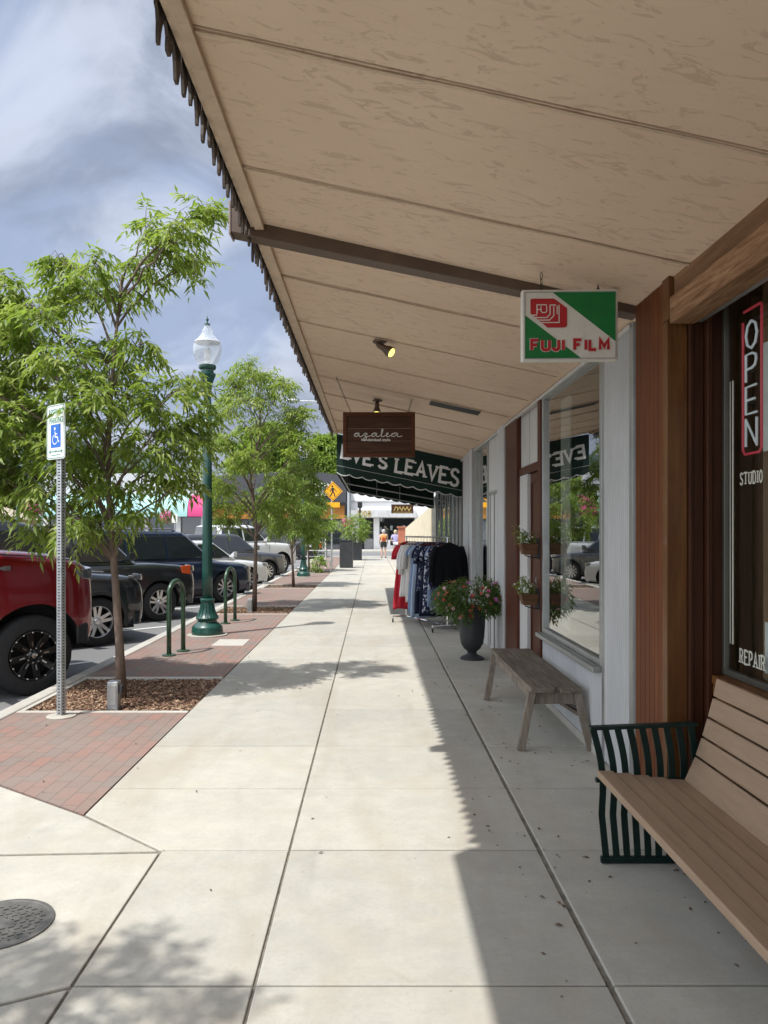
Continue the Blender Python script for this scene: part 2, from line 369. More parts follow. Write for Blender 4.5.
M['castiron'] = pmat('cast_iron', (0.15, 0.145, 0.135), 0.6, 0.5, var=0.25, scale=20, bump=0.3)
M['planter'] = pmat('charcoal_planter', (0.028, 0.03, 0.034), 0.55, var=0.2, scale=4)
M['awning'] = pmat('dark_green_canvas', (0.002, 0.018, 0.012), 0.9, var=0.25, scale=4, bump=0.1, bscale=300)
M['rope'] = pmat('pale_piping', (0.55, 0.56, 0.53), 0.7, var=0.1)
M['galvpipe'] = pmat('grey_awning_pipe', (0.35, 0.36, 0.36), 0.5, 0.5, var=0.1)
M['signwood'] = wood('sign_planks', (0.105, 0.052, 0.032), (0.045, 0.022, 0.014), 0.7, 'x', 1.0, 0.3)
M['signframe'] = wood('sign_frame_wood', (0.13, 0.045, 0.02), (0.07, 0.025, 0.012), 0.6, 'x', 1.0, 0.2)
def leafmat(name, cols, trans=0.35):
    t = NT(name); a = t.N.new('ShaderNodeAttribute'); a.attribute_name = 'tint'
    col = t.ramp(a.outputs['Fac'], [(i/(len(cols)-1), c) for i, c in enumerate(cols)])
    t.set(col=col, rough=0.42, spec=0.45)
    tr = t.N.new('ShaderNodeBsdfTranslucent'); t.L.new(t.mix(0.6, col, (0.30, 0.42, 0.04), 'MIX'), tr.inputs[0])
    mx = t.N.new('ShaderNodeMixShader'); mx.inputs[0].default_value = trans
    t.L.new(t.b.outputs[0], mx.inputs[1]); t.L.new(tr.outputs[0], mx.inputs[2]); t.L.new(mx.outputs[0], t.N['Material Output'].inputs[0]); return t.m
M['leaf'] = leafmat('ash_leaf', [(0.10, 0.17, 0.03), (0.19, 0.28, 0.05), (0.30, 0.38, 0.08), (0.52, 0.55, 0.22)], 0.55)
M['leafdark'] = leafmat('dark_leaf', [(0.02, 0.055, 0.012), (0.045, 0.10, 0.02), (0.08, 0.15, 0.03)], 0.3)
M['leafmid'] = leafmat('mid_leaf', [(0.11, 0.19, 0.035), (0.20, 0.30, 0.055), (0.31, 0.40, 0.10)], 0.45)
M['bark'] = pmat('smooth_bark', (0.145, 0.105, 0.08), 0.85, var=0.3, scale=7, stretch=(3,3,1), bump=0.5, bscale=40, bdist=0.006)
def glassmat(name, tint=(0.9, 0.93, 0.92), boost=1.0, base=0.02):
    t = NT(name); N_ = t.N; fr = N_.new('ShaderNodeFresnel'); fr.inputs['IOR'].default_value = 1.55
    gl = N_.new('ShaderNodeBsdfGlossy'); gl.inputs['Roughness'].default_value = 0.0; gl.inputs['Color'].default_value = (0.95, 0.97, 0.97, 1)
    tp = N_.new('ShaderNodeBsdfTransparent'); tp.inputs['Color'].default_value = (*tint, 1)
    mx = N_.new('ShaderNodeMixShader'); f = t.math('ADD', t.math('MULTIPLY', fr.outputs[0], boost), base)
    gm = N_.new('ShaderNodeNewGeometry'); f2 = t.math('MULTIPLY', t.math('MINIMUM', f, 1.0), t.math('SUBTRACT', 1.0, gm.outputs['Backfacing'])); t.L.new(f2, mx.inputs[0]); t.L.new(tp.outputs[0], mx.inputs[1]); t.L.new(gl.outputs[0], mx.inputs[2])
    t.L.new(mx.outputs[0], N_['Material Output'].inputs[0]); return t.m
M['glass'] = glassmat('shop_glass', boost=1.75); M['lampglass'] = glassmat('clear_lamp_globe', (0.92, 0.94, 0.95), 1.2, 0.05)
def frost(m_):
    t = m_.node_tree; o_ = t.nodes['Material Output']; src = o_.inputs[0].links[0].from_socket; tr = t.nodes.new('ShaderNodeBsdfTranslucent'); tr.inputs[0].default_value = (.9,.92,.95,1)
    mx = t.nodes.new('ShaderNodeMixShader'); mx.inputs[0].default_value = .38; t.links.new(src, mx.inputs[1]); t.links.new(tr.outputs[0], mx.inputs[2]); t.links.new(mx.outputs[0], o_.inputs[0])
frost(M['lampglass'])
def carpaint(name, col, metal=0.3, rough=0.3):
    t = NT(name); n = t.noise(t.coord(), 900, 1, 0.5)
    t.set(col=t.mix(t.math('MULTIPLY', n, 0.25), col, sc3(col, 1.7)), rough=rough, metal=metal, coat=1.0); t.b.inputs['Coat Roughness'].default_value = 0.05; return t.m
def plain(name, col, rough=0.5, metal=0, es=0, emit=None, coat=0):
    t = NT(name); t.set(col=col, rough=rough, metal=metal, coat=coat)
    if es: t.set(emit=emit or col, es=es)
    return t.m
M['carglass'] = plain('tinted_car_glass', (0.02, 0.024, 0.026), 0.03, 0, coat=1.0)
M['tyre'] = pmat('tyre_rubber', (0.018, 0.018, 0.019), 0.8, var=0.3, scale=20, bump=0.3, bscale=60)
M['rim'] = plain('silver_alloy', (0.55, 0.56, 0.57), 0.28, 0.9); M['rimblack'] = plain('black_alloy', (0.01, 0.01, 0.011), 0.25, 0.3, coat=0.6)
M['chrome'] = plain('chrome', (0.75, 0.76, 0.78), 0.12, 1.0); M['plastic'] = pmat('black_car_plastic', (0.022, 0.022, 0.024), 0.55, var=0.15)
M['lens'] = plain('headlight_lens', (0.16, 0.165, 0.17), 0.08, 0.4, coat=1); M['orange'] = plain('orange_lens', (0.75, 0.12, 0.03), 0.15, 0, coat=1)
M['redlens'] = plain('red_lens', (0.5, 0.01, 0.01), 0.15, 0, coat=1)
UX, UY, UZ = Vector((1,0,0)), Vector((0,1,0)), Vector((0,0,1))

# ================================================================== lettering
GL = {
 'A': [[(0,0),(.3,1),(.6,0)],[(.11,.36),(.49,.36)]], 'E': [[(.52,1),(0,1),(0,0),(.55,0)],[(.0,.52),(.42,.52)]],
 'V': [[(0,1),(.3,0),(.6,1)]], 'L': [[(0,1),(0,0),(.5,0)]], 'F': [[(.52,1),(0,1),(0,0)],[(0,.52),(.4,.52)]],
 'I': [[(.05,1),(.05,0)]], 'T': [[(0,1),(.6,1)],[(.3,1),(.3,0)]], 'U': [[(0,1),(0,.2),(.1,.04),(.28,0),(.46,.04),(.56,.2),(.56,1)]],
 'D': [[(0,0),(0,1),(.28,1),(.48,.86),(.56,.5),(.48,.14),(.28,0),(0,0)]], 'O': [[(.28,1),(.08,.85),(0,.5),(.08,.15),(.28,0),(.48,.15),(.56,.5),(.48,.85),(.28,1)]],
 'S': [[(.5,.82),(.42,.95),(.26,1),(.08,.94),(.02,.76),(.1,.6),(.28,.51),(.46,.42),(.54,.25),(.46,.06),(.28,0),(.08,.05),(0,.2)]],
 'R': [[(0,0),(0,1),(.32,1),(.5,.9),(.52,.72),(.44,.56),(.3,.5),(0,.5)],[(.28,.5),(.55,0)]],
 'P': [[(0,0),(0,1),(.32,1),(.5,.9),(.52,.72),(.46,.54),(.3,.46),(0,.46)]], 'N': [[(0,0),(0,1),(.55,0),(.55,1)]],
 'K': [[(0,0),(0,1)],[(.52,1),(.02,.42)],[(.17,.58),(.55,0)]], 'G': [[(.52,.84),(.4,.98),(.24,1),(.06,.85),(0,.5),(.06,.15),(.26,0),(.46,.06),(.54,.2),(.54,.46),(.3,.46)]],
 'H': [[(0,0),(0,1)],[(.55,0),(.55,1)],[(0,.5),(.55,.5)]], 'C': [[(.52,.82),(.4,.97),(.24,1),(.06,.85),(0,.5),(.06,.15),(.24,0),(.42,.04),(.53,.2)]],
 'Y': [[(0,1),(.28,.5),(.56,1)],[(.28,.5),(.28,0)]], 'J': [[(.42,1),(.42,.18),(.32,.03),(.16,0),(.02,.1),(0,.25)]], 'M': [[(0,0),(0,1),(.32,.3),(.64,1),(.64,0)]],
 "'": [[(.06,1.02),(.0,.76)]], '1': [[(.05,.8),(.25,1),(.25,0)]], '0': [[(.28,1),(.08,.85),(0,.5),(.08,.15),(.28,0),(.48,.15),(.56,.5),(.48,.85),(.28,1)]],
 '8': [[(.28,.52),(.08,.62),(.06,.86),(.28,1),(.5,.86),(.48,.62),(.28,.52),(.04,.4),(.02,.14),(.28,0),(.54,.14),(.52,.4),(.28,.52)]],
}
def stroke_text(mb, txt, h, wd, o, u, v, n, th=0.002, space=0.22, xs=1.0, serif=0, arc=None):
    """letters as mitred strokes on a plane; returns the advance"""
    x = 0; k = 0; o = Vector(o); u = Vector(u); v = Vector(v); n = Vector(n)
    for ci, ch in enumerate(txt):
        if ch == ' ': x += 0.45*h*xs; continue
        g = GL[ch]; mx = max(p[0] for s_ in g for p in s_); oy, sy = (arc(ci) if arc else (0, 1))
        for s_ in g:
            k += 1; pts = [(x+p[0]*h*xs, oy+p[1]*h*sy) for p in s_]
            closed = len(pts) > 3 and (Vector(pts[0])-Vector(pts[-1])).length < 1e-6
            if closed: pts = pts[:-1]
            mb.ribbon(pts, wd, o+n*(0.0002*(k % 4)), u, v, n, th, closed=closed)
            if serif and not closed:
                for e in (s_[0], s_[-1]):
                    if e[1] in (0, 1) and ch not in 'SCGOUD' or (ch == 'U' and e[1] == 1):
                        k += 1; yy = oy+e[1]*h*sy + (wd*.3 if e[1] == 0 else -wd*.3)
                        mb.ribbon([(x+e[0]*h*xs-serif, yy), (x+e[0]*h*xs+serif, yy)], wd*.6, o+n*(0.0002*(k % 5)+0.0003), u, v, n, th)
        x += (mx*xs+space)*h
    return x
def font_text(name, txt, size, o, u, n, mat, parent, xs=1.0, bold=0.0, ext=0.001, align='LEFT'):
    cu = bpy.data.curves.new(name, 'FONT'); cu.body = txt; cu.size = size; cu.extrude = ext; cu.offset = bold; cu.align_x = align; cu.resolution_u = 3
    t = bpy.data.objects.new(name+'_curve', cu); COL.objects.link(t)
    dg = bpy.context.evaluated_depsgraph_get(); me = bpy.data.meshes.new_from_object(t.evaluated_get(dg)); me.name = name
    bpy.data.objects.remove(t); bpy.data.curves.remove(cu)
    u = Vector(u).normalized(); n = Vector(n).normalized(); v = n.cross(u); off = acc_loc(parent)
    mt = Matrix((( u.x*xs, v.x, n.x, o[0]-off.x), (u.y*xs, v.y, n.y, o[1]-off.y), (u.z*xs, v.z, n.z, o[2]-off.z), (0,0,0,1)))
    me.transform(mt); me.materials.clear(); me.materials.append(mat)
    ob = bpy.data.objects.new(name, me); COL.objects.link(ob); ob.parent = parent; return ob
# ================================================================== the setting
rnd = random.Random(7)
XC = -3.25                                   # kerb face
m = MB(); m.add([(-900,-300,-0.30),(900,-300,-0.30),(900,1500,-0.30),(-900,1500,-0.30)], [(0,1,2,3)]); struct('ground', m, M['ground'])
m = MB(); m.add([(-13.0,-40,-0.15),(XC-0.001,-40,-0.15),(XC-0.001,62,-0.15),(-13.0,62,-0.15)], [(0,1,2,3)]); struct('road', m, M['asphalt'])
m = MB(); m.add([(-120,49,-0.146),(-13.0,49,-0.146),(-13.0,62,-0.146),(-120,62,-0.146)], [(0,1,2,3)])
m.add([(XC,49,-0.146),(90,49,-0.146),(90,62,-0.146),(XC,62,-0.146)], [(0,1,2,3)]); struct('cross_road', m, M['asphalt'])
# pavement slabs with open joints over a dark joint filler
XL, XM, XR, XE = -1.60, -0.41, 0.82, 1.62
ys = [-4.2, -3.0, -1.8, -0.6, 0.45, 1.55, 2.66, 3.79, 4.70, 5.63, 6.79, 8.21, 9.4, 10.45, 11.6, 12.8]
while ys[-1] < 47.8: ys.append(ys[-1]+1.22)
m = MB()
def slab(poly, top=0.0):
    g = 0.0055; c = Vector((sum(p[0] for p in poly)/len(poly), sum(p[1] for p in poly)/len(poly)))
    j = rnd.uniform(-0.0015, 0.0015); q = []
    n = len(poly)
    for i in range(n):
        a, b, d = Vector(poly[i-1]), Vector(poly[i]), Vector(poly[(i+1) % n]); e1 = (b-a).normalized(); e2 = (d-b).normalized()
        n1 = Vector((-e1.y, e1.x)); n2 = Vector((-e2.y, e2.x)); k = (n1+n2); k = k/max(0.3, k.dot(n1)); q.append(b+k*g)
    m.prism([(p.x, p.y) for p in q], (0, 0, top-0.1+j), UX, UY, UZ, 0.1)
for i in range(len(ys)-1):
    y0, y1 = ys[i], ys[i+1]
    if y1 > 3.8: slab([(XL, max(y0, 3.79)), (XM, max(y0, 3.79)), (XM, y1), (XL, y1)] if y0 > 3.9 else [(XL, 4.27), (-1.05, 3.79), (XM, 3.79), (XM, y1), (XL, y1)])
    else: slab([(-1.04, y0), (XM, y0), (XM, y1), (-1.04, y1)])
    slab([(XM, y0), (XR-0.005, y0), (XR-0.005, y1), (XM, y1)]); slab([(XR+0.007, y0), (XE, y0), (XE, y1), (XR+0.006, y1)])
slab([(-3.1, 3.68), (-1.05, 3.78), (-1.61, 4.26), (-3.1, 5.32)]); slab([(-3.1, 2.45), (-1.35, 2.50), (-1.04, 2.66), (-1.04, 3.76), (-3.1, 3.67)])
slab([(-3.1, 1.2), (-1.04, 1.2), (-1.04, 2.65), (-1.36, 2.49), (-3.1, 2.44)])
for y0 in (-4.2, -3.0, -1.8, -0.6): slab([(-3.1, y0), (-1.05, y0), (-1.05, y0+1.2 if y0 < -0.7 else 1.19), (-3.1, y0+1.2 if y0 < -0.7 else 1.19)])
struct('sidewalk', m, M['conc'], bevel=0.005, seg=2)
m = MB(); m.box(XL-.004, XE, -4.2, 47.8, -0.14, -0.010); m.box(-3.1, XL-.004, -4.2, 4.2, -0.14, -0.0102); m.add([(-3.1,4.2,-.0102),(XL-.004,4.2,-.0102),(-3.1,5.3,-.0102)], [(0,1,2)]); struct('sidewalk_joint_filler', m, M['joint'])
# brick band with tree pits
pits = [(6.72, 8.22), (14.6, 16.1), (21.2, 22.7), (29.4, 31.0)]
m = MB()
def bslab(poly): m.prism(poly, (0, 0, -0.10), UX, UY, UZ, 0.099)
PX0, PX1 = -3.09, -1.606
bslab([(PX0, 5.33), (-1.606, 4.27), (PX1, pits[0][0]-0.06), (PX0, pits[0][0]-0.06)])
for i, (a, b) in enumerate(pits):
    e = pits[i+1][0]-0.06 if i+1 < len(pits) else 47.0
    bslab([(PX0, b+0.06), (PX1, b+0.06), (PX1, e), (PX0, e)])
struct('brick_path', m, M['brick'])
m = MB()
for a, b in pits:
    m.box(PX0, PX1, a-0.06, a, -0.12, 0.004); m.box(PX0, PX1, b, b+0.06, -0.12, 0.004)
    m.box(PX0, PX0+0.05, a+0.001, b-0.001, -0.12, 0.003)
struct('tree_pit_edging', m, M['curb'], bevel=0.006)
m = MB(); 
for a, b in pits: m.box(PX0+0.05, PX1, a, b, -0.13, -0.045)
struct('tree_pit_soil', m, M['soil'])
# kerb
m = MB(); y = -4.2
while y < 47.8:
    e = min(y+3.0, 47.8); m.box(XC, -3.103, y+0.004, e-0.004, -0.3, 0.006); y = e
struct('kerb', m, M['curb'], bevel=0.018, seg=3)
m = MB(); m.box(-13.3, -13.002, -40, 48.9, -0.3, 0.0); m.box(-17.5, -13.302, -40, 48.9, -0.3, -0.004)
m.box(-80, 60, 62.01, 62.3, -0.3, 0.0); m.box(-80, 60, 62.302, 66.0, -0.3, -0.004); m.box(XC, 40, 47.81, 48.9, -0.3, -0.02)
struct('far_sidewalk', m, M['curb'])
m = MB()
TH = R(47); hd = Vector((math.cos(TH), math.sin(TH), 0)); pr = Vector((-hd.y, hd.x, 0))
for k in range(-2, 12):
    y0 = 6.55+k*3.75
    if y0 > 46: break
    a = Vector((XC-0.45, y0-0.2, -0.142)); b = a-hd*5.2
    m.add([a-pr*.05, a+pr*.05, b+pr*.05, b-pr*.05], [(0,1,2,3)])
for k in range(14): m.add([(-3.9-k*0.65,49.6,-0.138),(-3.6-k*0.65,49.6,-0.138),(-3.6-k*0.65,52.2,-0.138),(-3.9-k*0.65,52.2,-0.138)], [(0,1,2,3)])
struct('road_markings', m, M['paint_line'])
# mulch : bark chips nobody could count
nr = np.random.default_rng(3); vs = []; fs = []
for (a, b), n in zip(pits, (9000, 3200, 900, 400)):
    for _ in range(n):
        x = nr.uniform(PX0+0.055, PX1-0.005); y = nr.uniform(a+0.005, b-0.005); z = -0.043+nr.uniform(0, 0.035)
        l, w_, h_ = nr.uniform(0.007, 0.024), nr.uniform(0.004, 0.010), nr.uniform(0.003, 0.007)
        mt = Matrix.Rotation(nr.uniform(0, 6.28), 3, 'Z') @ Matrix.Rotation(nr.normal()*0.35, 3, 'X') @ Matrix.Rotation(nr.normal()*0.35, 3, 'Y')
        bi = len(vs)
        for q in ((-l,-w_*.6,0),(l,-w_,0),(l*.8,w_,0),(-l*.9,w_,0),(-l,-w_*.6,h_),(l,-w_,h_),(l*.8,w_,h_),(-l*.9,w_,h_)):
            p = mt @ Vector(q); vs.append((p.x+x, p.y+y, p.z+z))
        fs += [(bi+4,bi+5,bi+6,bi+7),(bi,bi+1,bi+5,bi+4),(bi+1,bi+2,bi+6,bi+5),(bi+2,bi+3,bi+7,bi+6),(bi+3,bi,bi+4,bi+7)]
mm = MB(); mm.v = vs; mm.f = fs; mm.m = [0]*len(fs)
o = mm.build('mulch', M['chips'], fix=False); tag(o, 'brown bark mulch filling the square pits around the street trees', 'mulch', kind='stuff')
# small dry debris on the slabs
mm = MB()
for k in range(260):
    if k < 190: x, y = rnd.uniform(0.55, 1.5), rnd.uniform(2.2, 9)
    else: x, y = rnd.uniform(-3, 0.6), rnd.uniform(2.6, 12)
    s_ = rnd.uniform(0.004, 0.014) if rnd.random() < .85 else rnd.uniform(0.013, 0.018); a = rnd.uniform(0, 6.3); dx, dy = math.cos(a)*s_, math.sin(a)*s_
    z = 0.003
    mm.add([(x-dx,y-dy,z),(x+dy*.5,y-dx*.5,z+s_*.35),(x+dx,y+dy,z+0.001),(x-dy*.5,y+dx*.5,z+s_*.2),(x,y,z+s_*.5)], [(0,1,4),(1,2,4),(2,3,4),(3,0,4)])
tag(mm.build('leaf_litter', M['soil'], fix=False), 'tiny dark dry leaf bits scattered over the concrete slabs', 'leaf litter', kind='stuff')
# hills
m = MB()
def hill(u, v):
    x = -1400+u*1500; d = 1250
    h = 118+90*math.exp(-((x+760)/170)**2)+45*math.sin(x*0.011+1)+22*math.sin(x*0.031)+8*math.sin(x*.09); h = max(20, h*(1-max(0,(x+350))/700 if x > -350 else 1))
    return (x, d+(v-.5)*500, -0.3+max(0, h)*math.sin(math.pi*min(1, max(0, v)))) 
m.grid(hill, 90, 10); struct('hills', m, pmat('forested_hill', (0.045, 0.07, 0.055), 0.95, var=0.4, scale=0.02, bump=0), smooth=True, auto=0)

# ================================================================== canopy over the pavement
def zc(x): return HC+1.587-0.217*x            # underside of the canopy
XO = -0.663                                    # its street edge
cn = thing('sidewalk_canopy', 'long tan painted canopy sloping down over the pavement to the shop wall', 'canopy', (0, 5, 2.8))
seams = [-3.0, -1.2, 0.0, 1.3, 2.63, 3.63, 4.40, 5.18, 6.28, 7.42, 8.49, 9.59, 10.75, 11.9, 13.05, 13.55]
m = MB(); sm = MB()
for a, b in zip(seams[:-1], seams[1:]):
    g = 0.005; j = rnd.uniform(-0.003, 0.003)
    m.hexa([(XO+.03,a+g,zc(XO)+j),(1.66,a+g,zc(1.66)+j),(1.66,b-g,zc(1.66)+j),(XO+.03,b-g,zc(XO)+j),
            (XO+.03,a+g,zc(XO)+.02),(1.66,a+g,zc(1.66)+.02),(1.66,b-g,zc(1.66)+.02),(XO+.03,b-g,zc(XO)+.02)])
m.build('soffit', M['soffit'], cn, bevel=0.002, seg=1)
m = MB(); m.hexa([(XO,-3,zc(XO)+.022),(1.66,-3,zc(1.66)+.022),(1.66,13.55,zc(1.66)+.022),(XO,13.55,zc(XO)+.022),
                  (XO,-3,zc(XO)+.15),(1.66,-3,zc(1.66)+.15),(1.66,13.55,zc(1.66)+.15),(XO,13.55,zc(XO)+.15)])
m.build('roof_deck', M['darkwood'], cn)
for a in seams[4:-1]:
    if abs(a-4.40) < .01: continue
    m = MB(); x = XO+.05; N_ = 14; rr = []
    for i in range(N_+1):
        xx = XO+.05+(1.50-XO-.05)*i/N_; wv = 0.004*math.sin(i*1.3+a); rr.append([(xx,a+.007+wv,zc(xx)-.001),(xx,a+.007+wv,zc(xx)-.008),(xx,a+.021+wv,zc(xx)-.008),(xx,a+.021+wv,zc(xx)-.001)])
    m.ring_tube(rr); m.build('batten', M['trim_tan'], cn, bevel=0.002, seg=1)
m = MB(); z0 = zc(XO); m.box(XO-.002, XO+.05, -3, 13.5, z0-.035, z0+.02); m.box(XO-.026, XO-.003, -3, 13.5, z0-.02, z0+.19)
m.build('edge_board', M['trim_tan'], cn, bevel=0.003)
# dagged trim hanging outside the edge board
m = MB(); y = 2.5; xo = XO-.034; k = 0
while y < 13.5:
    wd = rnd.uniform(0.085, 0.13); tip = rnd.uniform(0.075, 0.125)*(1.25 if rnd.random() < .15 else 1); tw = wd*rnd.uniform(.16, .3); g = rnd.uniform(.001, .006)
    zt, zb = z0+.16, z0-0.005; s0 = rnd.uniform(-.01, .01)
    poly = [(y+g, zt), (y+g, zb-0.01), (y+wd*.2, zb-.02), (y+wd*.3, zb-tip*.45), (y+wd*.45-tw/2+s0, zb-tip*.8), (y+wd*.45-tw*.4+s0, zb-tip), (y+wd*.45+tw*.5+s0, zb-tip*1.02), (y+wd*.5+tw+s0, zb-tip*.62), (y+wd*.85, zb-tip*.28), (y+wd-g, zb-.012), (y+wd-g, zt)]
    m.prism(poly, (xo+rnd.uniform(-.006,.002), 0, 0), UY, UZ, -UX, 0.012); y += wd
m.build('dagged_trim', M['darkwood'], cn)
m = MB(); m.box(XO-.21, XO-.03, -3, 2.56, z0+.05, z0+.30); m.build('wide_fascia', M['darkwood'], cn, bevel=.005)
m = MB(); zz = lambda x, d: zc(x)+d
bx0, bx1 = -0.80, 1.50
m.hexa([(bx0,4.335,zc(-.66)-.045),(bx1,4.335,zz(bx1,-.045)),(bx1,4.455,zz(bx1,-.045)),(bx0,4.455,zc(-.66)-.045),
        (bx0,4.335,zc(-.66)+.12),(bx1,4.335,zz(bx1,.01)),(bx1,4.455,zz(bx1,.01)),(bx0,4.455,zc(-.66)+.12)])
bo = m.build('beam', M['beam'], cn, bevel=.004)
m = MB(); m.box(bx0-.012, bx0-.001, 4.33, 4.46, zc(-.66)-.055, zc(-.66)+.13); m.build('end_cap', M['beam_side'], bo, bevel=.002)
# slot in the soffit: a flat black plate stands for its shaded hollow
m = MB(); x0, x1, y0, y1 = .64, 1.20, 8.45, 8.82
def sl(x, d): return zc(x)-d
for (a, b, c, d) in ((x0, x1, y0-.012, y0), (x0, x1, y1, y1+.012), (x0-.012, x0, y0, y1), (x1, x1+.012, y0, y1)):
    m.hexa([(a,c,sl(a,.006)),(b,c,sl(b,.006)),(b,d,sl(b,.006)),(a,d,sl(a,.006)),(a,c,sl(a,-.004)),(b,c,sl(b,-.004)),(b,d,sl(b,-.004)),(a,d,sl(a,-.004))])
m.build('vent_frame', M['trim_tan'], cn)
m = MB(); m.hexa([(x0,y0,sl(x0,.003)),(x1,y0,sl(x1,.003)),(x1,y1,sl(x1,.003)),(x0,y1,sl(x0,.003)),(x0,y0,sl(x0,-.003)),(x1,y0,sl(x1,-.003)),(x1,y1,sl(x1,-.003)),(x0,y1,sl(x0,-.003))])
m.build('vent_shade', M['black'], cn)

# ================================================================== white shop front
WX = 1.57
ws = thing('white_shop', 'white ribbed metal shop front with tall windows and a red brown door', 'shop', (2.5, 9, 0))
def part(name, mb, mat, par, **k): return mb.build(name, mat, par, **k)
m = MB(); m.box(1.72, 8, 4.34, 13.6, 2.95, 6.5); m.box(7.9, 8, 4.34, 13.6, 0, 2.95); part('upper_wall', m, M['wpaint'], ws)
def ribbed(y0, y1, z0, z1, x=WX, pitch=.042, dep=.011):
    """ribbed metal sheet facing the street"""
    mb = MB(); n = max(1, round((y1-y0)/pitch)); p = (y1-y0)/n; prof = []
    for i in range(n): 
        a = y0+i*p; prof += [(a, 0), (a+p*.32, 0), (a+p*.42, -dep), (a+p*.58, -dep), (a+p*.68, 0)]
    prof.append((y1, 0))
    mb.prism(prof+[(y1, .05), (y0, .05)], (x, 0, z0), UY, UX, UZ, z1-z0); return mb
def zt_(x): return zc(x)-.002
zw = zt_(WX)+.015
part('wall_panel', ribbed(4.67, 5.20, 0.02, zw), M['wmetal'], ws)
m = MB(); m.box(1.545, 1.64, 4.35, 4.385, 0, zw); m.box(1.552, 1.60, 4.605, 4.668, 0.0, zw); m.box(1.560, 1.64, 5.20, 5.255, 0, zw); part('corner_trim', m, M['alum'], ws, bevel=.003)
m = MB(); m.box(1.575, 1.64, 4.385, 4.604, 0, zw); part('wall_panel', m, M['wmetal'], ws)
part('wall_panel', ribbed(5.26, 7.10, .06, .60), M['wmetal'], ws)
m = MB(); m.box(1.555, 1.7, 5.26, 7.10, -.05, .058); part('footing', m, M['curb'], ws, bevel=.004)
def shopwindow(par, y0, y1, z0, z1, x=WX, fw=.045, mat='alum'):
    f = MB(); xa, xb = x-.012, x+.055
    f.box(xa, xb, y0, y0+fw, z0, z1); f.box(xa, xb, y1-fw, y1, z0, z1); f.box(xa+.002, xb, y0+fw, y1-fw, z0, z0+fw); f.box(xa+.002, xb, y0+fw, y1-fw, z1-fw, z1)
    fr = part('window', f, M[mat], par, bevel=.004)
    g = MB(); g.box(x+.018, x+.024, y0+fw-.01, y1-fw+.01, z0+fw-.01, z1-fw+.01); part('pane', g, M['glass'], fr); return fr
w1 = shopwindow(ws, 5.26, 7.11, .64, zw-.012)
m = MB(); m.box(1.50, 1.62, 5.27, 7.12, .60, .638); part('sill', m, M['alum'], w1, bevel=.006)
# door bay
m = MB(); m.box(1.545, 1.68, 7.115, 7.24, 0, zw); m.box(1.56, 1.68, 7.245, 7.30, 0, zw-.001); m.box(1.55, 1.68, 8.32, 9.02, 0, zw); part('door_post', m, M['doorred'], ws, bevel=.004)
m = MB(); m.box(1.575, 1.66, 7.30, 8.318, 2.16, 2.24); part('door_lintel', m, M['doorred'], ws, bevel=.004)
m = MB(); m.box(1.60, 1.64, 7.32, 7.86, 2.24, zw); m.box(1.60, 1.64, 7.90, 8.318, 2.24, zw); part('transom_panel', m, M['wpaint'], ws, bevel=.004)
m = MB(); m.box(1.585, 1.66, 7.305, 7.34, 0.02, 2.158); m.box(1.585, 1.66, 7.92, 8.318, 0.02, 2.158); part('door_jamb', m, M['wpaint'], ws, bevel=.004)
d = MB(); d.box(1.62, 1.66, 7.34, 7.915, .03, 2.155)
for a, b in ((.08, .95), (1.02, 2.08)):
    for y0, y1 in ((7.40, 7.43), (7.83, 7.86)): d.box(1.607, 1.619, y0, y1, a, b)
    d.box(1.607, 1.619, 7.431, 7.829, a, a+.03); d.box(1.607, 1.619, 7.431, 7.829, b-.03, b)
dr = part('door', d, M['doorred'], ws, bevel=.003)
m = MB(); m.tube([(1.62,7.375,1.0),(1.56,7.375,1.0),(1.56,7.375,1.12),(1.62,7.375,1.12)], .009, 8); part('handle', m, M['chrome'], dr)
# white bay with second window
m = MB(); m.box(1.53, 1.64, 9.03, 9.50, 0, zw); part('pilaster', m, M['wmetal'], ws, bevel=.006)
m = MB(); m.box(1.575, 1.64, 9.505, 10.48, 0, 2.05); m.box(1.575, 1.64, 9.505, 10.48, 2.09, zw); part('wall_panel', m, M['wpaint'], ws, bevel=.004)
m = MB(); m.box(1.56, 1.64, 9.505, 10.48, 2.051, 2.089)
for yy in (9.62, 9.95, 10.3): m.box(1.562, 1.574, yy, yy+.03, .04, 2.05)
part('panel_batten', m, M['alum'], ws, bevel=.003)
w2 = shopwindow(ws, 10.485, 11.72, .55, zw-.02)
m = MB(); m.box(1.56, 1.66, 10.485, 11.72, 0, .548); part('wall_panel', m, M['wpaint'], ws, bevel=.004)
m = MB(); m.box(1.50, 1.64, 11.725, 12.05, 0, zw); m.box(1.53, 1.64, 12.35, 13.1, 0, zw); part('pilaster', m, M['wmetal'], ws, bevel=.006)
m = MB(); m.box(1.57, 1.66, 12.055, 12.345, 0, zw); m.box(1.57, 1.66, 13.105, 13.6, 0, zw); part('dark_recess', m, M['darkwood'], ws)
m = MB(); m.box(1.535, 1.565, 4.62, 13.5, zw-.045, zw-.018); part('top_trim', m, M['wpaint'], ws, bevel=.003)
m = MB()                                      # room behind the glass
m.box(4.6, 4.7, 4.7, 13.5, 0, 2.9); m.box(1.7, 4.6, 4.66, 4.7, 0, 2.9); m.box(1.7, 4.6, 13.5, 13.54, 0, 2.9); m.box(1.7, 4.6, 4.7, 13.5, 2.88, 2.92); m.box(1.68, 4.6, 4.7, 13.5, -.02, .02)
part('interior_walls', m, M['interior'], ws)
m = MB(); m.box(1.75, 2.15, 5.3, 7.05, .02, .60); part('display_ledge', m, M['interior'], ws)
cu = MB()
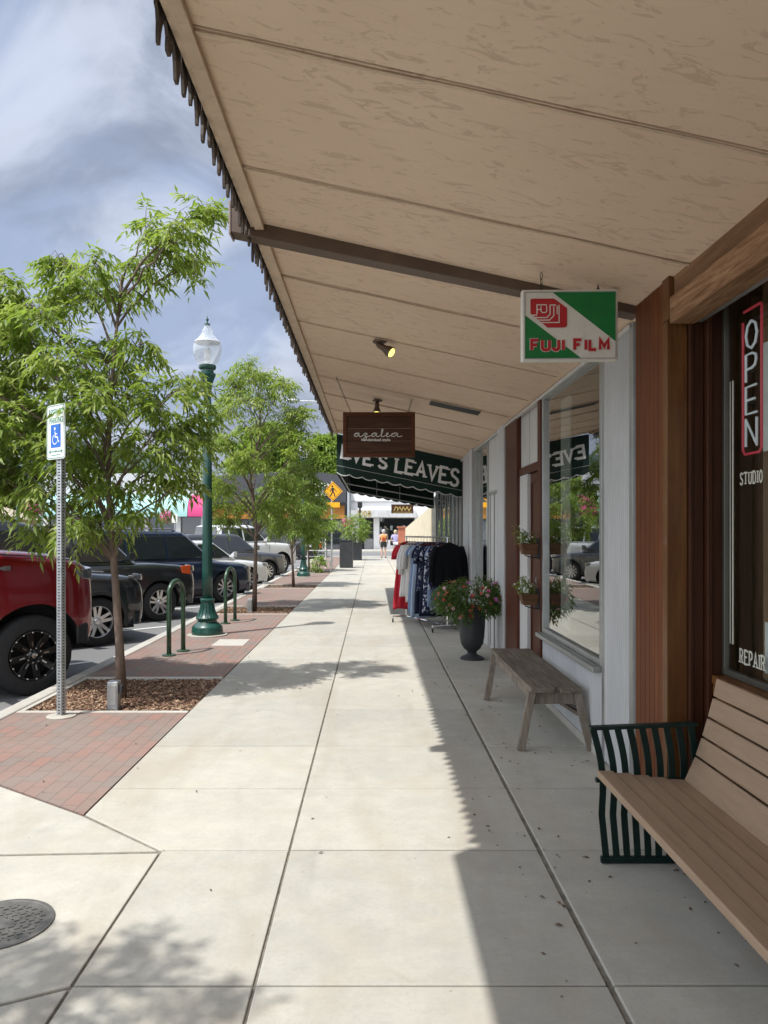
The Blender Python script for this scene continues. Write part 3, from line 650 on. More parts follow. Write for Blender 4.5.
cu.grid(lambda u, v: (1.72+.02*math.sin(u*38), 7.00-.30*u, .70+v*2.05), 40, 4); part('curtain', cu, pmat('pale_curtain', (.4,.39,.36), .9), ws, solid=.004, smooth=True)
cu = MB(); cu.grid(lambda u, v: (1.72+.02*math.sin(u*38), 11.62-.35*u, .60+v*2.1), 40, 4); part('curtain', cu, pmat('pale_curtain_cloth', (.5,.49,.46), .9), ws, solid=.004, smooth=True)

# ================================================================== wood shop front (nearest)
bs = thing('wood_shop', 'redwood clad shop front with a rough timber header over a lettered window', 'shop', (2.5, 1, 0))
m = MB(); y = 3.925
for wd in (.062, .058, .07, .06, .075, .088):
    m.box(1.478, 1.54, y+.0015, y+wd-.0015, 0, zt_(1.478)); y += wd
part('wall_board', m, M['redwood'], bs, bevel=.003)
m = MB(); m.box(1.47, 1.54, 3.83, 3.92, zt_(1.47)-.21, zt_(1.47)+.005); part('corner_block', m, M['brownboard'], bs, bevel=.004)
m = MB(); m.box(1.474, 1.575, 3.86, 3.92, 0, zt_(1.47)-.212); part('wall_board', m, M['brownboard'], bs, bevel=.003)
m = MB(); m.box(1.577, 1.60, 3.835, 3.92, 0, 2.72); m.box(1.602, 1.655, 3.85, 3.92, 0, 2.72); m.box(1.657, 1.685, 3.815, 3.92, 0, 2.72); m.box(1.687, 1.745, 3.84, 3.92, 0, 2.72)
part('window_moulding', m, M['deepwood'], bs, bevel=.006, seg=3)
m = MB(); zt = zt_(1.48); m.box(1.495, 1.60, -3, 3.825, zt-.10, zt+.03); part('header_board', m, M['timber2'], bs, bevel=.004)
m = MB(); m.box(1.472, 1.60, -3, 3.828, zt-.235, zt-.102); part('timber_header', m, M['timber'], bs, bevel=.008)
m = MB(); m.box(1.60, 1.64, -3, 3.83, zt-.225, zt-.19); part('header_flashing', m, M['alum'], bs, bevel=.003)
m = MB(); m.box(1.601, 1.645, -3, 3.812, zt-.188, zt-.12); m.box(1.645, 1.80, -3, 3.812, zt-.118, zt-.08); part('window_head', m, M['timber2'], bs, bevel=.004)
GX = 1.75; gz0, gz1 = .86, 2.73
f = MB(); f.box(GX-.012, GX+.02, 3.81, 3.838, gz0, gz1); f.box(GX-.012, GX+.02, 1.2, 3.81, gz0, gz0+.03); f.box(GX-.012, GX+.02, 1.17, 1.2, gz0, gz1); f.box(GX-.012, GX+.02, -3, 1.17, gz0, gz0+.03)
wf = part('window', f, pmat('bronze_frame', (.13,.13,.11), .45, .6), bs, bevel=.003)
g = MB(); g.box(GX, GX+.006, 1.195, 3.815, gz0+.025, gz1+.02); part('pane', g, M['glass'], wf)
g = MB(); g.box(GX, GX+.006, -3, 1.175, gz0+.025, gz1+.02); part('pane', g, M['glass'], wf)
m = MB(); m.box(1.675, 1.80, -3, 3.812, .815, gz0-.002); m.box(1.68, 1.70, -3, 3.812, .76, .813); part('sill', m, M['brownboard'], bs, bevel=.006)
m = MB(); m.box(1.70, 1.80, -3, 3.812, 0, .758); part('lower_wall', m, M['brownboard'], bs)
m = MB(); m.box(1.62, 8, -3, 4.33, 2.98, 6.5); m.box(1.70, 1.80, 3.925, 4.33, 0, 2.95); part('upper_wall', m, M['brownboard'], bs)
m = MB(); m.box(3.4, 3.5, -3, 4.3, 0, 2.95); m.box(1.82, 3.4, 4.2, 4.3, 0, 2.95); m.box(1.82, 3.4, -3, -2.9, 0, 2.95); m.box(1.82, 3.4, -3, 4.3, 2.85, 2.95); m.box(1.82, 3.4, -3, 4.3, -.02, .02)
part('interior_walls', m, wood('dim_panelling', (.36,.26,.16), (.22,.155,.09), .7, 'z', .5, .2), bs)
m = MB(); m.box(1.86, 1.93, 3.55, 3.68, .86, 2.84); m.box(1.97, 2.03, 3.25, 3.30, .86, 2.84); part('interior_post', m, wood('knotty_post', (.36,.25,.15), (.16,.10,.06), .7, 'z', .6, .3), bs, bevel=.01)
m = MB()
for z in (1.25, 1.42, 1.78): m.box(2.0, 2.5, 1.2, 3.5, z, z+.02)
part('shelf', m, M['brownboard'], bs)
m = MB(); m.box(1.768, 1.772, 3.36, 3.49, 1.93, 2.42); part('poster', m, M['white'], bs)
m = MB(); m.box(1.768, 1.772, 3.24, 3.475, .93, 1.16); part('poster', m, M['white'], bs)
# painted lettering and border on the glass
W_ = pmat('painted_letters', (.50,.50,.42), .6, var=.1)
o = MB(); stroke_text(o, 'STUDIO', .054, .0085, (GX-.001, 3.665, 1.79), -UY, UZ, -UX, .0012, space=.30, xs=.82, serif=.010); part('lettering', o, W_, wf)
o = MB(); stroke_text(o, 'REPAIR', .064, .0095, (GX-.001, 3.668, .945), -UY, UZ, -UX, .0012, space=.27, xs=.80, serif=.011); part('lettering', o, W_, wf)
o = MB(); o.box(GX-.0022, GX-.001, 3.765, 3.772, 1.02, 2.30); o.box(GX-.0022, GX-.001, 3.735, 3.747, 1.02, 2.30); part('painted_border', o, W_, wf)

# neon sign hanging inside the window
ns = thing('neon_sign', 'tall narrow neon window sign with pink border and white vertical OPEN', 'neon sign', (1.80, 3.64, 1.94))
pk = plain('pink_neon_tube', (.6,.06,.09), .3, 0, .12, (1,.10,.14)); wn = plain('white_neon_tube', (.6,.62,.65), .3, 0, .16, (.9,.95,1))
m = MB(); a, b, z0_, z1_ = 3.745, 3.565, 1.94, 2.63
m.tube([(1.80,a,z1_-.05),(1.80,a,z0_+.02),(1.80,a-.02,z0_),(1.80,b+.02,z0_),(1.80,b,z0_+.02),(1.80,b,z1_-.01),(1.80,b+.01,z1_),(1.80,a-.01,z1_)], .0065, 8); part('border_tube', m, pk, ns, smooth=True)
for i, ch in enumerate('OPEN'):
    m = MB(); zb = z1_-.035-(i+1)*.155
    for q, s_ in enumerate(GL[ch]):
        P = [(1.797+.004*q, a-.035-p[0]*.19, zb+p[1]*.13) for p in s_]; m.tube(P, .0062, 8)
    part('letter_tube', m, wn, ns, smooth=True)
for zz_ in (2.52, 2.33, 2.18, 2.02): m = MB(); m.tube([(1.812,a+.005,zz_),(1.812,b-.005,zz_)], .0025, 6); part('cross_wire', m, M['black'], ns)
for yy in (3.70, 3.60): m = MB(); m.tube([(1.812,yy,2.02),(1.812,yy,2.83)], .0015, 6); part('hanging_wire', m, M['black'], ns)
# ================================================================== awning building and what lies beyond
ev = thing('awning_shop', 'dark shop front with grey mullions under the green awning', 'shop', (3, 17, 0))
m = MB(); m.box(1.72, 8, 13.62, 21.2, 0, 6.0); part('wall', m, M['black'], ev)
for yy in (13.75, 14.3, 14.95, 15.6, 16.4, 17.4, 18.6, 20.0, 21.1):
    m = MB(); m.box(1.62, 1.655, yy, yy+.03, 0, 2.5); part('mullion', m, M['alum'], ev, bevel=.004)
for a, b in ((13.82,14.3),(14.37,14.95),(15.02,15.6),(15.67,16.4),(16.47,17.4),(17.47,18.6),(18.67,20.0),(20.07,21.1)):
    m = MB(); m.box(1.66, 1.668, a, b, .35, 2.5); part('window', m, M['glass'], ev)
aw = thing('green_awning', 'dark green scalloped canvas awning lettered EVE\'S LEAVES at the end of the canopy', 'awning', (0.5, 16.5, 2.5))
AY0, AY1 = 13.6, 20.2; AX0, AX1 = -0.64, 1.60; SLO = 0.188
def zbot(x): return HC+1.00-SLO*(x-AX0)
def ztop(x): return HC+1.70-0.17*(x-AX0)
def scal(x0, x1, n, dep):
    pts = []
    for i in range(n):
        for k in range(5): 
            t = (i+k/5)/n; pts.append((x0+(x1-x0)*t, -dep*math.sin(math.pi*k/5)))
    pts.append((x1, 0)); return pts
for yy, nm in ((AY0, 'front'), (AY1, 'rear')):
    m = MB(); S = scal(AX1, AX0, 10, .035); poly = [(AX0, ztop(AX0)), (AX1, ztop(AX1))]+[(x, zbot(x)+dz+.03) for x, dz in S]
    m.prism(poly, (0, yy, 0), UX, UZ, UY, .012); part('end_panel', m, M['awning'], aw)
    if nm == 'front':
        m = MB(); m.ribbon([(x, zbot(x)+dz+.035) for x, dz in S], .016, (0, yy-.001, 0), UX, UZ, -UY, .004); m.ribbon([(AX0, zbot(AX0)+.16), (AX1, zbot(AX1)+.13)], .005, (0, yy-.001, 0), UX, UZ, -UY, .002); part('piping', m, M['rope'], aw)
m = MB(); S = scal(AY0+.02, AY1-.01, 28, .035); poly = [(AY1-.01, ztop(AX0)), (AY0+.02, ztop(AX0))]+[(y, zbot(AX0)+dz+.03) for y, dz in S]
m.prism(poly, (AX0, 0, 0), UY, UZ, UX, .012); part('valance', m, M['awning'], aw)
m = MB(); m.hexa([(AX0,AY0+.014,ztop(AX0)),(AX1,AY0+.014,ztop(AX1)),(AX1,AY1,ztop(AX1)),(AX0,AY1,ztop(AX0)),(AX0,AY0+.014,ztop(AX0)+.012),(AX1,AY0+.014,ztop(AX1)+.012),(AX1,AY1,ztop(AX1)+.012),(AX0,AY1,ztop(AX0)+.012)]); part('canvas_top', m, M['awning'], aw)
m = MB()
for yy in (AY0+.05, AY1-.05, 16.9):
    m.tube([(AX0+.03,yy,zbot(AX0)+.05),(AX1,yy,zbot(AX1)+.07)], .016, 8); m.tube([(AX0+.03,yy,zbot(AX0)+.06),(AX0+.03,yy,ztop(AX0)-.03)], .014, 8)
m.tube([(AX0+.03,AY0+.05,zbot(AX0)+.05),(AX0+.03,AY1-.05,zbot(AX0)+.05)], .018, 8)
for x in (.1, .7): m.tube([(x,AY1-.06,zbot(x)+.06),(x,AY1-.06,ztop(x)-.02)], .012, 8)
part('frame_pipe', m, M['galvpipe'], aw, smooth=True)
m = MB(); u_ = Vector((1, 0, -.187)).normalized(); v_ = Vector((.187, 0, 1)).normalized()
u_ = Vector((1, 0, -.22)).normalized(); v_ = Vector((.12, 0, 1)).normalized()
arcs = {0:(.03,.9),1:(.02,.9),2:(0,.9),3:(0,.9),4:(0,.9),5:(0,1),6:(-.01,1.0),7:(-.00,1.0),8:(-.0,1.02),9:(-.005,1.06),10:(-.015,1.12),11:(-.03,1.22)}
stroke_text(m, "EVE'S LEAVES", .235, .048, (-.56, AY0-.002, HC+1.27), u_, v_, -UY, .003, space=.25, xs=1.06, serif=.040, arc=lambda i: arcs[i]); part('lettering', m, M['white'], aw)

# pale wall, brick pillar and hanging board beyond the awning
lw = thing('cream_wall', 'low cream stone wall with a sloping top beyond the green awning', 'wall', (2, 28, 0))
m = MB(); m.hexa([(1.6,21.25,0),(1.9,21.25,0),(1.9,39,0),(1.6,39,0),(1.6,21.25,2.25),(1.9,21.25,2.25),(1.9,39,1.68),(1.6,39,1.68)]); part('masonry', m, pmat('cream_stone', (.62,.55,.40), .85, var=.18, scale=3, bump=.3, bscale=12), lw)
bp = MB(); bp.box(1.25, 1.6, 38.2, 38.8, 0, 1.72); bp.box(1.2, 1.65, 38.15, 38.85, 1.72, 1.8); o = bp.build('brick_pillar', pmat('red_brick', (.36,.13,.08), .85, var=.25, scale=14), bevel=.01); tag(o, 'short red brick pillar at the end of the low cream wall', 'pillar')
hb = thing('hanging_board', 'small brown hanging board with gold lettering beyond the awning edge', 'sign', (1.1, 24, 2.2))
m = MB(); m.box(.57, 1.26, 24, 24.04, 2.12, 2.40); m.box(1.26, 1.62, 24.01, 24.03, 2.34, 2.37); part('board', m, M['signwood'], hb, bevel=.01)
m = MB(); m.ribbon([(.66,2.2),(.7,2.32),(.78,2.3),(.76,2.2),(.84,2.32),(.9,2.2),(.94,2.32),(1.0,2.22),(1.06,2.32),(1.12,2.2),(1.18,2.3)], .025, (0,23.998,0), UX, UZ, -UY, .003); m.ribbon([(.62,2.155),(1.21,2.155)], .012, (0,23.998,0), UX, UZ, -UY, .003); part('gold_scroll', m, pmat('gold_paint', (.5,.38,.12), .5), hb)

# white building across the cross street
fb = thing('white_building', 'white plastered building numbered 1008 across the far crossing', 'building', (3, 70, 0))
FY = 66.5; m = MB()
m.box(-1.9, -1.25, FY, 74, 0, 6.0); m.box(-1.25, .05, FY, 74, 2.7, 6.0); m.box(.05, .55, FY, 74, 0, 6.0); m.box(.55, 3.6, FY, 74, 2.7, 6.0); m.box(.55, 3.6, FY, 74, 0, .8); m.box(3.6, 30, FY, 74, 0, 6.0); m.box(-1.9, 30, FY+1.2, 74, 0, 2.7)
part('wall', m, pmat('white_stucco', (.78,.78,.76), .8, var=.05, scale=2), fb)
m = MB(); m.box(-1.95, 3.7, FY-1.1, FY-.001, 2.75, 3.35); m.box(-2.0, 30, FY-.15, FY-.001, 4.1, 4.2); part('fascia_canopy', m, pmat('pale_grey_fascia', (.5,.5,.5), .7), fb)
m = MB(); m.box(-1.2, .0, FY+.3, FY+.36, 0.02, 2.7); part('doorway', m, M['black'], fb)
m = MB(); m.box(-.75, -.68, FY+.24, FY+.298, 0, 2.7); m.box(-.68, .0, FY+.24, FY+.298, 0, .9); m.box(-.68, .0, FY+.25, FY+.297, 1.5, 1.56); part('door_frame', m, pmat('grey_door', (.3,.3,.3), .6), fb)
m = MB(); m.box(.6, 3.55, FY+.1, FY+.12, .8, 2.7); part('window', m, M['glass'], fb)
m = MB(); m.box(.6, 3.55, FY+.7, FY+.9, .8, 2.7); part('window_interior', m, M['black'], fb)
for k, (x, z, s_) in enumerate(((1.0,1.5,.22),(1.6,1.9,.16),(2.1,1.3,.25),(2.7,1.9,.18),(3.1,1.4,.2))):
    m = MB(); m.lathe([(.02,z-s_*1.6),(s_*.7,z-s_*1.5),(s_*.5,z-s_*.6),(s_,z),(s_*.6,z+s_*.8),(.03,z+s_)], (x, FY+.45, 0), 10); part('window_display', m, M['white' if k % 2 else 'alum'], fb, smooth=True)
m = MB(); stroke_text(m, '1008', .42, .1, (-1.35, FY-1.103, 2.83), UX, UZ, -UY, .01, space=.28); part('house_number', m, pmat('gold_numerals', (.35,.27,.08), .5), fb)

# dark gabled building with oval dog sign
db = thing('dark_building', 'charcoal building with an amber band and an oval dog sign', 'building', (-8, 70, 0))
m = MB(); m.prism([(-13.6,0),(-2.3,0),(-2.3,6.2),(-4.2,6.5),(-9,6.5),(-13.6,6.2)], (0,65,0), UX, UZ, UY, 9); part('wall', m, pmat('charcoal_siding', (.055,.058,.065), .7, var=.2), db)
m = MB(); m.box(-13.5, -2.4, 64.9, 64.998, 2.6, 3.75); part('amber_band', m, wood('amber_planks', (.50,.24,.06), (.33,.14,.03), .6, 'x', .3, .1), db)
m = MB(); m.box(-13.7, -2.2, 64.6, 64.89, 3.78, 3.98); part('ledge', m, M['black'], db)
for x in (-12.2, -9.6, -7.0, -4.4):
    m = MB(); m.box(x, x+1.7, 64.95, 64.997, .5, 2.4); part('window', m, M['carglass'], db)
m = MB(); m.lathe([(0.001,64.75),(.96,64.76),(1.0,64.80),(1.0,64.92)], (0,0,0), 36, 'y')
m.v = [(x*1.0-4.35, y, z*.58+5.05) for x, y, z in m.v]; sg = part('oval_sign', m, M['signwhite'], db)
m = MB(); dog = [(-.85,-.08),(-.6,.06),(-.45,.2),(-.2,.17),(.1,.2),(.3,.3),(.42,.36),(.5,.3),(.72,.2),(.7,.13),(.48,.12),(.4,.02),(.55,-.12),(.78,-.2),(.75,-.26),(.45,-.2),(.25,-.08),(0,-.06),(-.25,-.1),(-.4,-.22),(-.62,-.3),(-.66,-.25),(-.45,-.12),(-.5,0),(-.7,-.05)]
m.prism(dog, (-4.35,64.745,5.03), UX, UZ, -UY, .02); part('running_dog', m, pmat('blue_grey_paint', (.12,.17,.27), .6), sg)

# shops on the far left with turquoise and pink awnings
tb = thing('turquoise_shop', 'low shop row with a turquoise awning and a pink one at its right end', 'building', (-19, 70, 0))
m = MB(); m.box(-27.5, -13.9, 64.5, 74, 0, 6.4); part('wall', m, pmat('pale_grey_wall', (.52,.53,.54), .8, var=.06, scale=1), tb)
m = MB(); m.box(-27.3, -14.0, 64.3, 64.495, .3, 2.9); part('shopfront', m, M['carglass'], tb)
for x in (-27.4, -24.5, -21.8, -19.1, -16.4, -14.3):
    m = MB(); m.box(x, x+.4, 64.0, 64.29, 0, 2.95); part('column', m, M['white'], tb)
def slawn(x0, x1, mat, nm):
    m = MB(); pf = []
    for k in range(9):
        t = k/8*math.pi/2; pf.append((64.45-1.7*math.sin(t), 2.95+1.6*math.cos(t)))
    pf.append((62.75, 2.75)); rr = [[(x0, y, z), (x1, y, z), (x1, y+.01, z+.03), (x0, y+.01, z+.03)] for y, z in pf]; m.ring_tube(rr); part(nm, m, mat, tb, smooth=True)
slawn(-27.6, -15.15, pmat('turquoise_canvas', (.33,.56,.54), .75, var=.05), 'turquoise_awning')
slawn(-15.1, -13.75, pmat('pink_canvas', (.55,.05,.18), .75, var=.05), 'pink_awning')
m = MB(); m.ribbon([(0,0),(.25,.4),(.35,.1),(.6,.5),(.7,.15),(.95,.45),(1.1,.1)], .06, (-15.0,63.0,3.4), UX, Vector((0,.45,.9)), Vector((0,-.9,.45)), .03); part('awning_scroll', m, M['black'], tb)
# cream houses at the left edge
for (x0, x1, y0, h, col, lab) in ((-47, -37.5, 78, 4.6, (.62,.52,.33), 'cream gabled house at the left edge behind the parked cars'), (-36.5, -29.5, 90, 5.4, (.60,.58,.52), 'pale grey house between the cream house and the turquoise shop row')):
    h_ = thing('house', lab, 'house', ((x0+x1)/2, y0+4, 0))
    m = MB(); m.box(x0, x1, y0, y0+8, 0, h*.62); part('wall', m, pmat('house_wall', col, .85, var=.08, scale=.8), h_)
    m = MB(); m.prism([(x0-.5,h*.61),(x1+.5,h*.61),((x0+x1)/2,h)], (0,y0-.4,0), UX, UZ, UY, 8.8); part('roof', m, pmat('house_roof', (.42,.36,.27), .9), h_)
    for k in range(3):
        x = x0+1+k*(x1-x0-2.4)/2; m = MB(); m.box(x, x+1.2, y0-.05, y0-.002, .9, 2.1); part('window', m, M['carglass'], h_)
# ================================================================== cars
def wheel_proto(r, wd, kind):
    """parts of a wheel centred at origin, axle along y, outer face towards -y"""
    t = MB(); pf = [(r*.62,-wd*.42),(r*.66,-wd*.5),(r*.86,-wd*.5),(r*.965,-wd*.40),(r,-wd*.26),(r,wd*.26),(r*.965,wd*.4),(r*.86,wd*.5),(r*.6,wd*.5),(r*.6,-wd*.3)]
    n = 48 if kind == 'offroad' else 40
    rings = []
    for k in range(n):
        a = 2*math.pi*k/n; s_ = 1+ (0.012 if k % 2 and kind == 'offroad' else 0)
        rings.append([(q*(s_ if q > r*.95 else 1)*math.cos(a), h, q*(s_ if q > r*.95 else 1)*math.sin(a)) for q, h in pf])
    m2 = len(pf); vs = [p for rr in rings for p in rr]; fs = [(i*m2+j, i*m2+(j+1)%m2, ((i+1)%n)*m2+(j+1)%m2, ((i+1)%n)*m2+j) for i in range(n) for j in range(m2)]
    t.add(vs, fs)
    rm = MB(); y0 = -wd*.40
    ri = r*(.60 if kind == 'offroad' else .64)
    rm.lathe([(ri*.93,-wd*.36),(ri*.965,-wd*.45),(ri*1.02,-wd*.45),(ri*1.03,-wd*.40),(ri*1.02,wd*.3),(ri*.95,wd*.3),(ri*.93,-wd*.36)], (0,0,0), 40, 'y', cap=False)
    back = MB(); back.lathe([(ri*.97,-wd*.05),(ri*.97,wd*.1)], (0,0,0), 24, 'y')
    sp = {'offroad': 8, 'ten': 10, 'five': 5, 'six': 6}[kind]
    for k in range(sp):
        a = 2*math.pi*(k+.3)/sp; ca, sa = math.cos(a), math.sin(a); tx, tz = -sa, ca
        offs = [0] if kind in ('offroad', 'ten') else [-.14, .14]
        for of in offs:
            w0 = ri*(.11 if kind != 'ten' else .09); w1 = ri*(.10 if len(offs) == 2 else .15)
            if kind == 'ten': w1 = ri*.10
            p0 = Vector((ca*ri*.18+tx*ri*of*.5, y0+.02, sa*ri*.18+tz*ri*of*.5)); p1 = Vector((ca*ri*.96+tx*ri*of*1.5, y0-.002, sa*ri*.96+tz*ri*of*1.5))
            d = (p1-p0).normalized(); s_ = Vector((0,1,0)).cross(d).normalized(); Y = Vector((0,1,0))*.022
            rm.hexa([p0-s_*w0, p0+s_*w0, p1+s_*w1, p1-s_*w1, p0-s_*w0+Y, p0+s_*w0+Y, p1+s_*w1+Y, p1-s_*w1+Y])
    rm.lathe([(ri*.02,y0-.008),(ri*.17,y0-.006),(ri*.24,y0+.01),(ri*.24,y0+.05)], (0,0,0), 20, 'y')
    bt = MB()
    if kind == 'offroad':
        for k in range(16):
            a = 2*math.pi*(k+.4)/16; x, z = ri*.975*math.cos(a), ri*.975*math.sin(a); bt.lathe([(.003,-wd*.44-.016),(.010,-wd*.44-.013),(.012,-wd*.44+.0)], (x,0,z), 8, 'y')
        for k in range(8):
            a = 2*math.pi*(k+.3)/8; ca, sa = math.cos(a), math.sin(a)
            bt.bar((ca*ri*.40,y0-.004,sa*ri*.40),(ca*ri*.62,y0-.010,sa*ri*.62),.014,.008,(0,1,0))
        for k in range(8):
            a = 2*math.pi*(k+.8)/8; bt.lathe([(.003,y0-.018),(.008,y0-.016),(.008,y0)], (ri*.30*math.cos(a),0,ri*.30*math.sin(a)), 6, 'y')
        bt.lathe([(.004,y0-.02),(.03,y0-.016),(.03,y0-.008)], (0,0,0), 10, 'y')
    return t, rm, back, bt
def make_car(name, label, sp, loc, rz, group=None, cat='car'):
    Lc, W, H = sp['L'], sp['W'], sp['H']; r = sp['r']; hw = W/2; fo = sp['fo']; wb = sp['wb']; gc = sp.get('gc', .24)
    hood, belt, cowl = sp['hood'], sp['belt'], sp['cowl']; paint = sp['paint']; nose = sp.get('nose', hood-.12)
    t = thing(name, label, cat, (0, 0, 0), 0, group)
    # lower body --------------------------------------------------
    st = [(-.0, gc+.12, nose-.30, .72), (-.03, gc+.04, nose-.10, .84), (-.12, gc, nose, .93), (-.32, gc-.01, nose+(hood-nose)*.55, .975), (-.7, gc, hood-.03, 1), (cowl*.72, gc, hood, 1), (cowl, gc, max(hood, belt-.04), 1), (cowl-.25, gc, belt, 1), (-Lc*.55, gc, belt, 1), (-Lc*.75, gc, belt+sp.get('kick', .02), 1)]
    if sp['type'] == 'pickup': st += [(-Lc+.4, gc, belt-.02, 1), (-Lc+.06, gc+.04, belt-.02, .98), (-Lc, gc+.2, belt-.04, .95)]
    elif sp['type'] == 'sedan': st += [(-Lc+.45, gc, belt+.02, .98), (-Lc+.12, gc+.03, belt-.03, .93), (-Lc+.02, gc+.1, belt-.2, .86), (-Lc, gc+.2, belt-.4, .78)]
    else: st += [(-Lc+.35, gc, belt+.04, .985), (-Lc+.08, gc+.04, belt, .95), (-Lc, gc+.15, belt-.1, .88)]
    rings = []
    for x, zb, zt, k in st:
        h = hw*k; dz = zt-zb; half = [(0,zb),(.7*h,zb),(.93*h,zb+.02),(.985*h,zb+.10*min(1,dz/.6)),(h,zb+.35*dz),(h*1.0,zb+.62*dz),(.985*h,zt-.13*min(1,dz/.6)),(.945*h,zt-.035),(.84*h,zt-.004),(.5*h,zt+.012),(0,zt+.018)]
        rings.append([(x, y, z) for y, z in half]+[(x, -y, z) for y, z in half[-2:0:-1]])
    m = MB(); m.ring_tube(rings); body = m.build('body', [paint, M['black']], t, smooth=True, sub=2, auto=0); apply_mods(body)
    ca = MB()
    for xw in (-fo, -fo-wb):
        for s_ in (-1, 1): ca.cyl((xw, s_*hw*1.15, r*.98), (xw, s_*(hw-.30), r*.98), r*sp.get('arch', 1.16), n=40)
    cut = ca.build('cut', M['black'], None); 
    bo = body.modifiers.new('c', 'BOOLEAN'); bo.operation = 'DIFFERENCE'; bo.object = cut; bo.solver = 'EXACT'
    try: bo.material_mode = 'TRANSFER'
    except Exception: pass
    apply_mods(body); bpy.data.objects.remove(cut)
    body.data.polygons.foreach_set('use_smooth', [True]*len(body.data.polygons))
    try: body.data.set_sharp_from_angle(angle=R(38))
    except Exception: pass
    # cabin -------------------------------------------------------
    cx, wt, rt, rb = cowl, sp['wt'], sp['rt'], sp['rb']; hb, ht = hw*.925, hw*sp.get('tumble', .76); z0, z1 = belt-.03, H
    def X(f, u): return cx+(wt-cx)*f if u == 0 else rb+(rt-rb)*f
    m = MB(); lv = [(0,0),(.5,.0),(.9,0),(1,.0)]
    n_ = 10; rings = []
    for f, e in ((0,0),(.35,0),(.7,0),(.93,0),(1.0,.06)):
        xf, xr = cx+(wt-cx)*min(f,.99)-(e*2.2), rb+(rt-rb)*min(f,.99)+e*2; yy = hb+(ht-hb)*min(f,.99)-e*1.3; z = z0+(z1-z0)*min(f,1)
        c = .07; rings.append([(xf,yy*.55,z),(xf-c*.35,yy-c*.9,z),(xf-c*1.6,yy,z),((xf+xr)/2,yy*1.005,z),(xr+c*1.6,yy,z),(xr+c*.35,yy-c*.9,z),(xr,yy*.55,z),(xr,-yy*.55,z),(xr+c*.35,-yy+c*.9,z),(xr+c*1.6,-yy,z),((xf+xr)/2,-yy*1.005,z),(xf-c*1.6,-yy,z),(xf-c*.35,-yy+c*.9,z),(xf,-yy*.55,z)])
    m.ring_tube(rings); m.build('cabin', sp.get('roofpaint', paint), t, smooth=True, auto=50, bevel=.02)
    def P(x, f, s_): return Vector((x, s_*((hb+(ht-hb)*f)*1.004+.004), z0+(z1-z0)*f))
    f0, f1 = .10, .83
    def side(xa0, xa1, xb0, xb1, s_, nm='window'):
        mb = MB(); o = Vector((0, s_*.008, 0)); q = [P(xa0,f0,s_), P(xb0,f0,s_), P(xb1,f1,s_), P(xa1,f1,s_)]
        mb.hexa([q[0],q[1],q[2],q[3],q[0]+o,q[1]+o,q[2]+o,q[3]+o]); mb.build(nm, M['carglass'], t, bevel=.004)
    for s_ in (-1, 1):
        xs = [(X(f0,0)-.13, X(f1,0)-.10)]+[(b, b-.03) for b in sp['pillars']]+[(X(f0,1)+.16, X(f1,1)+.14)]
        for i in range(len(xs)-1):
            g = .035; a = xs[i]; b = xs[i+1]; side(a[0]-(g if i else 0), a[1]-(g if i else 0), b[0]+(g if i < len(xs)-2 else 0), b[1]+(g if i < len(xs)-2 else 0), s_)
    def glassface(xa, xb, sgn, nm):
        mb = MB(); q = []
        for f, xx in ((.07, xa), (.9, xb)):
            yw = (hb+(ht-hb)*f)-.12
            q += [Vector((xx, -yw, z0+(z1-z0)*f)), Vector((xx, yw, z0+(z1-z0)*f))]
        o = Vector((sgn*.01, 0, .008)); a = [q[0],q[1],q[3],q[2]]; mb.hexa([p+o*.4 for p in a]+[p+o*1.4 for p in a]); mb.build(nm, M['carglass'], t, bevel=.004)
    glassface(X(.07,0), X(.9,0), 1, 'windshield'); glassface(X(.07,1), X(.9,1), -1, 'rear_window')
    # door seams and trim -------------------------------------------
    trim = sp.get('trim', M['plastic'])
    zs = sp.get('side_strip', 0)
    for s_ in (-1, 1):
        y = s_*(hw+.0015)
        m = MB()
        for xd in [cowl-.05]+sp['pillars'][:2]:
            m.box(xd-.004, xd+.004, min(y, y-s_*.012), max(y, y-s_*.012), gc+.16, belt-.10)
        m.build('door_seam', M['black'], t)
        m = MB(); xa, xb = -fo-r*1.22, -fo-wb+r*1.22; m.box(xb, xa, min(y, y+s_*.012), max(y, y+s_*.012), gc+.02, gc+.13); m.build('sill_trim', trim, t, bevel=.01)
        if zs:
            m = MB(); m.box(xb, xa, min(y, y+s_*.01), max(y, y+s_*.01), zs, zs+.06); m.build('side_strip', trim, t, bevel=.006)
        for xd in sp['pillars'][:2]:
            m = MB(); m.tube([(xd+.10,y*.985,belt-.17),(xd+.11,y*1.02,belt-.165),(xd+.25,y*1.02,belt-.16),(xd+.26,y*.985,belt-.16)], .013, 6); m.build('door_handle', sp.get('handle', paint), t, smooth=True)
        m = MB(); m.hexa([(cowl-.34,s_*hw*.95,belt+.03),(cowl-.24,s_*hw*.95,belt+.03),(cowl-.22,s_*(hw+.20),belt+.05),(cowl-.36,s_*(hw+.2),belt+.05),(cowl-.34,s_*hw*.95,belt+.08),(cowl-.24,s_*hw*.95,belt+.08),(cowl-.22,s_*(hw+.2),belt+.21),(cowl-.36,s_*(hw+.2),belt+.21)]); m.build('side_mirror', sp.get('mirror', paint), t, bevel=.03, seg=3)
        if sp.get('flare'):
            for xw in (-fo, -fo-wb):
                m = MB(); ra = r*sp.get('arch', 1.16); pts = [(xw+ra*math.cos(a)*1.03, r*.98+ra*math.sin(a)*1.03) for a in [R(d) for d in range(-12, 193, 12)]]
                m.ribbon(pts, sp['flare'], (0, y-s_*.0, 0), UX, UZ, Vector((0, s_, 0)), .02); m.build('wheel_arch_trim', trim, t, bevel=.006)
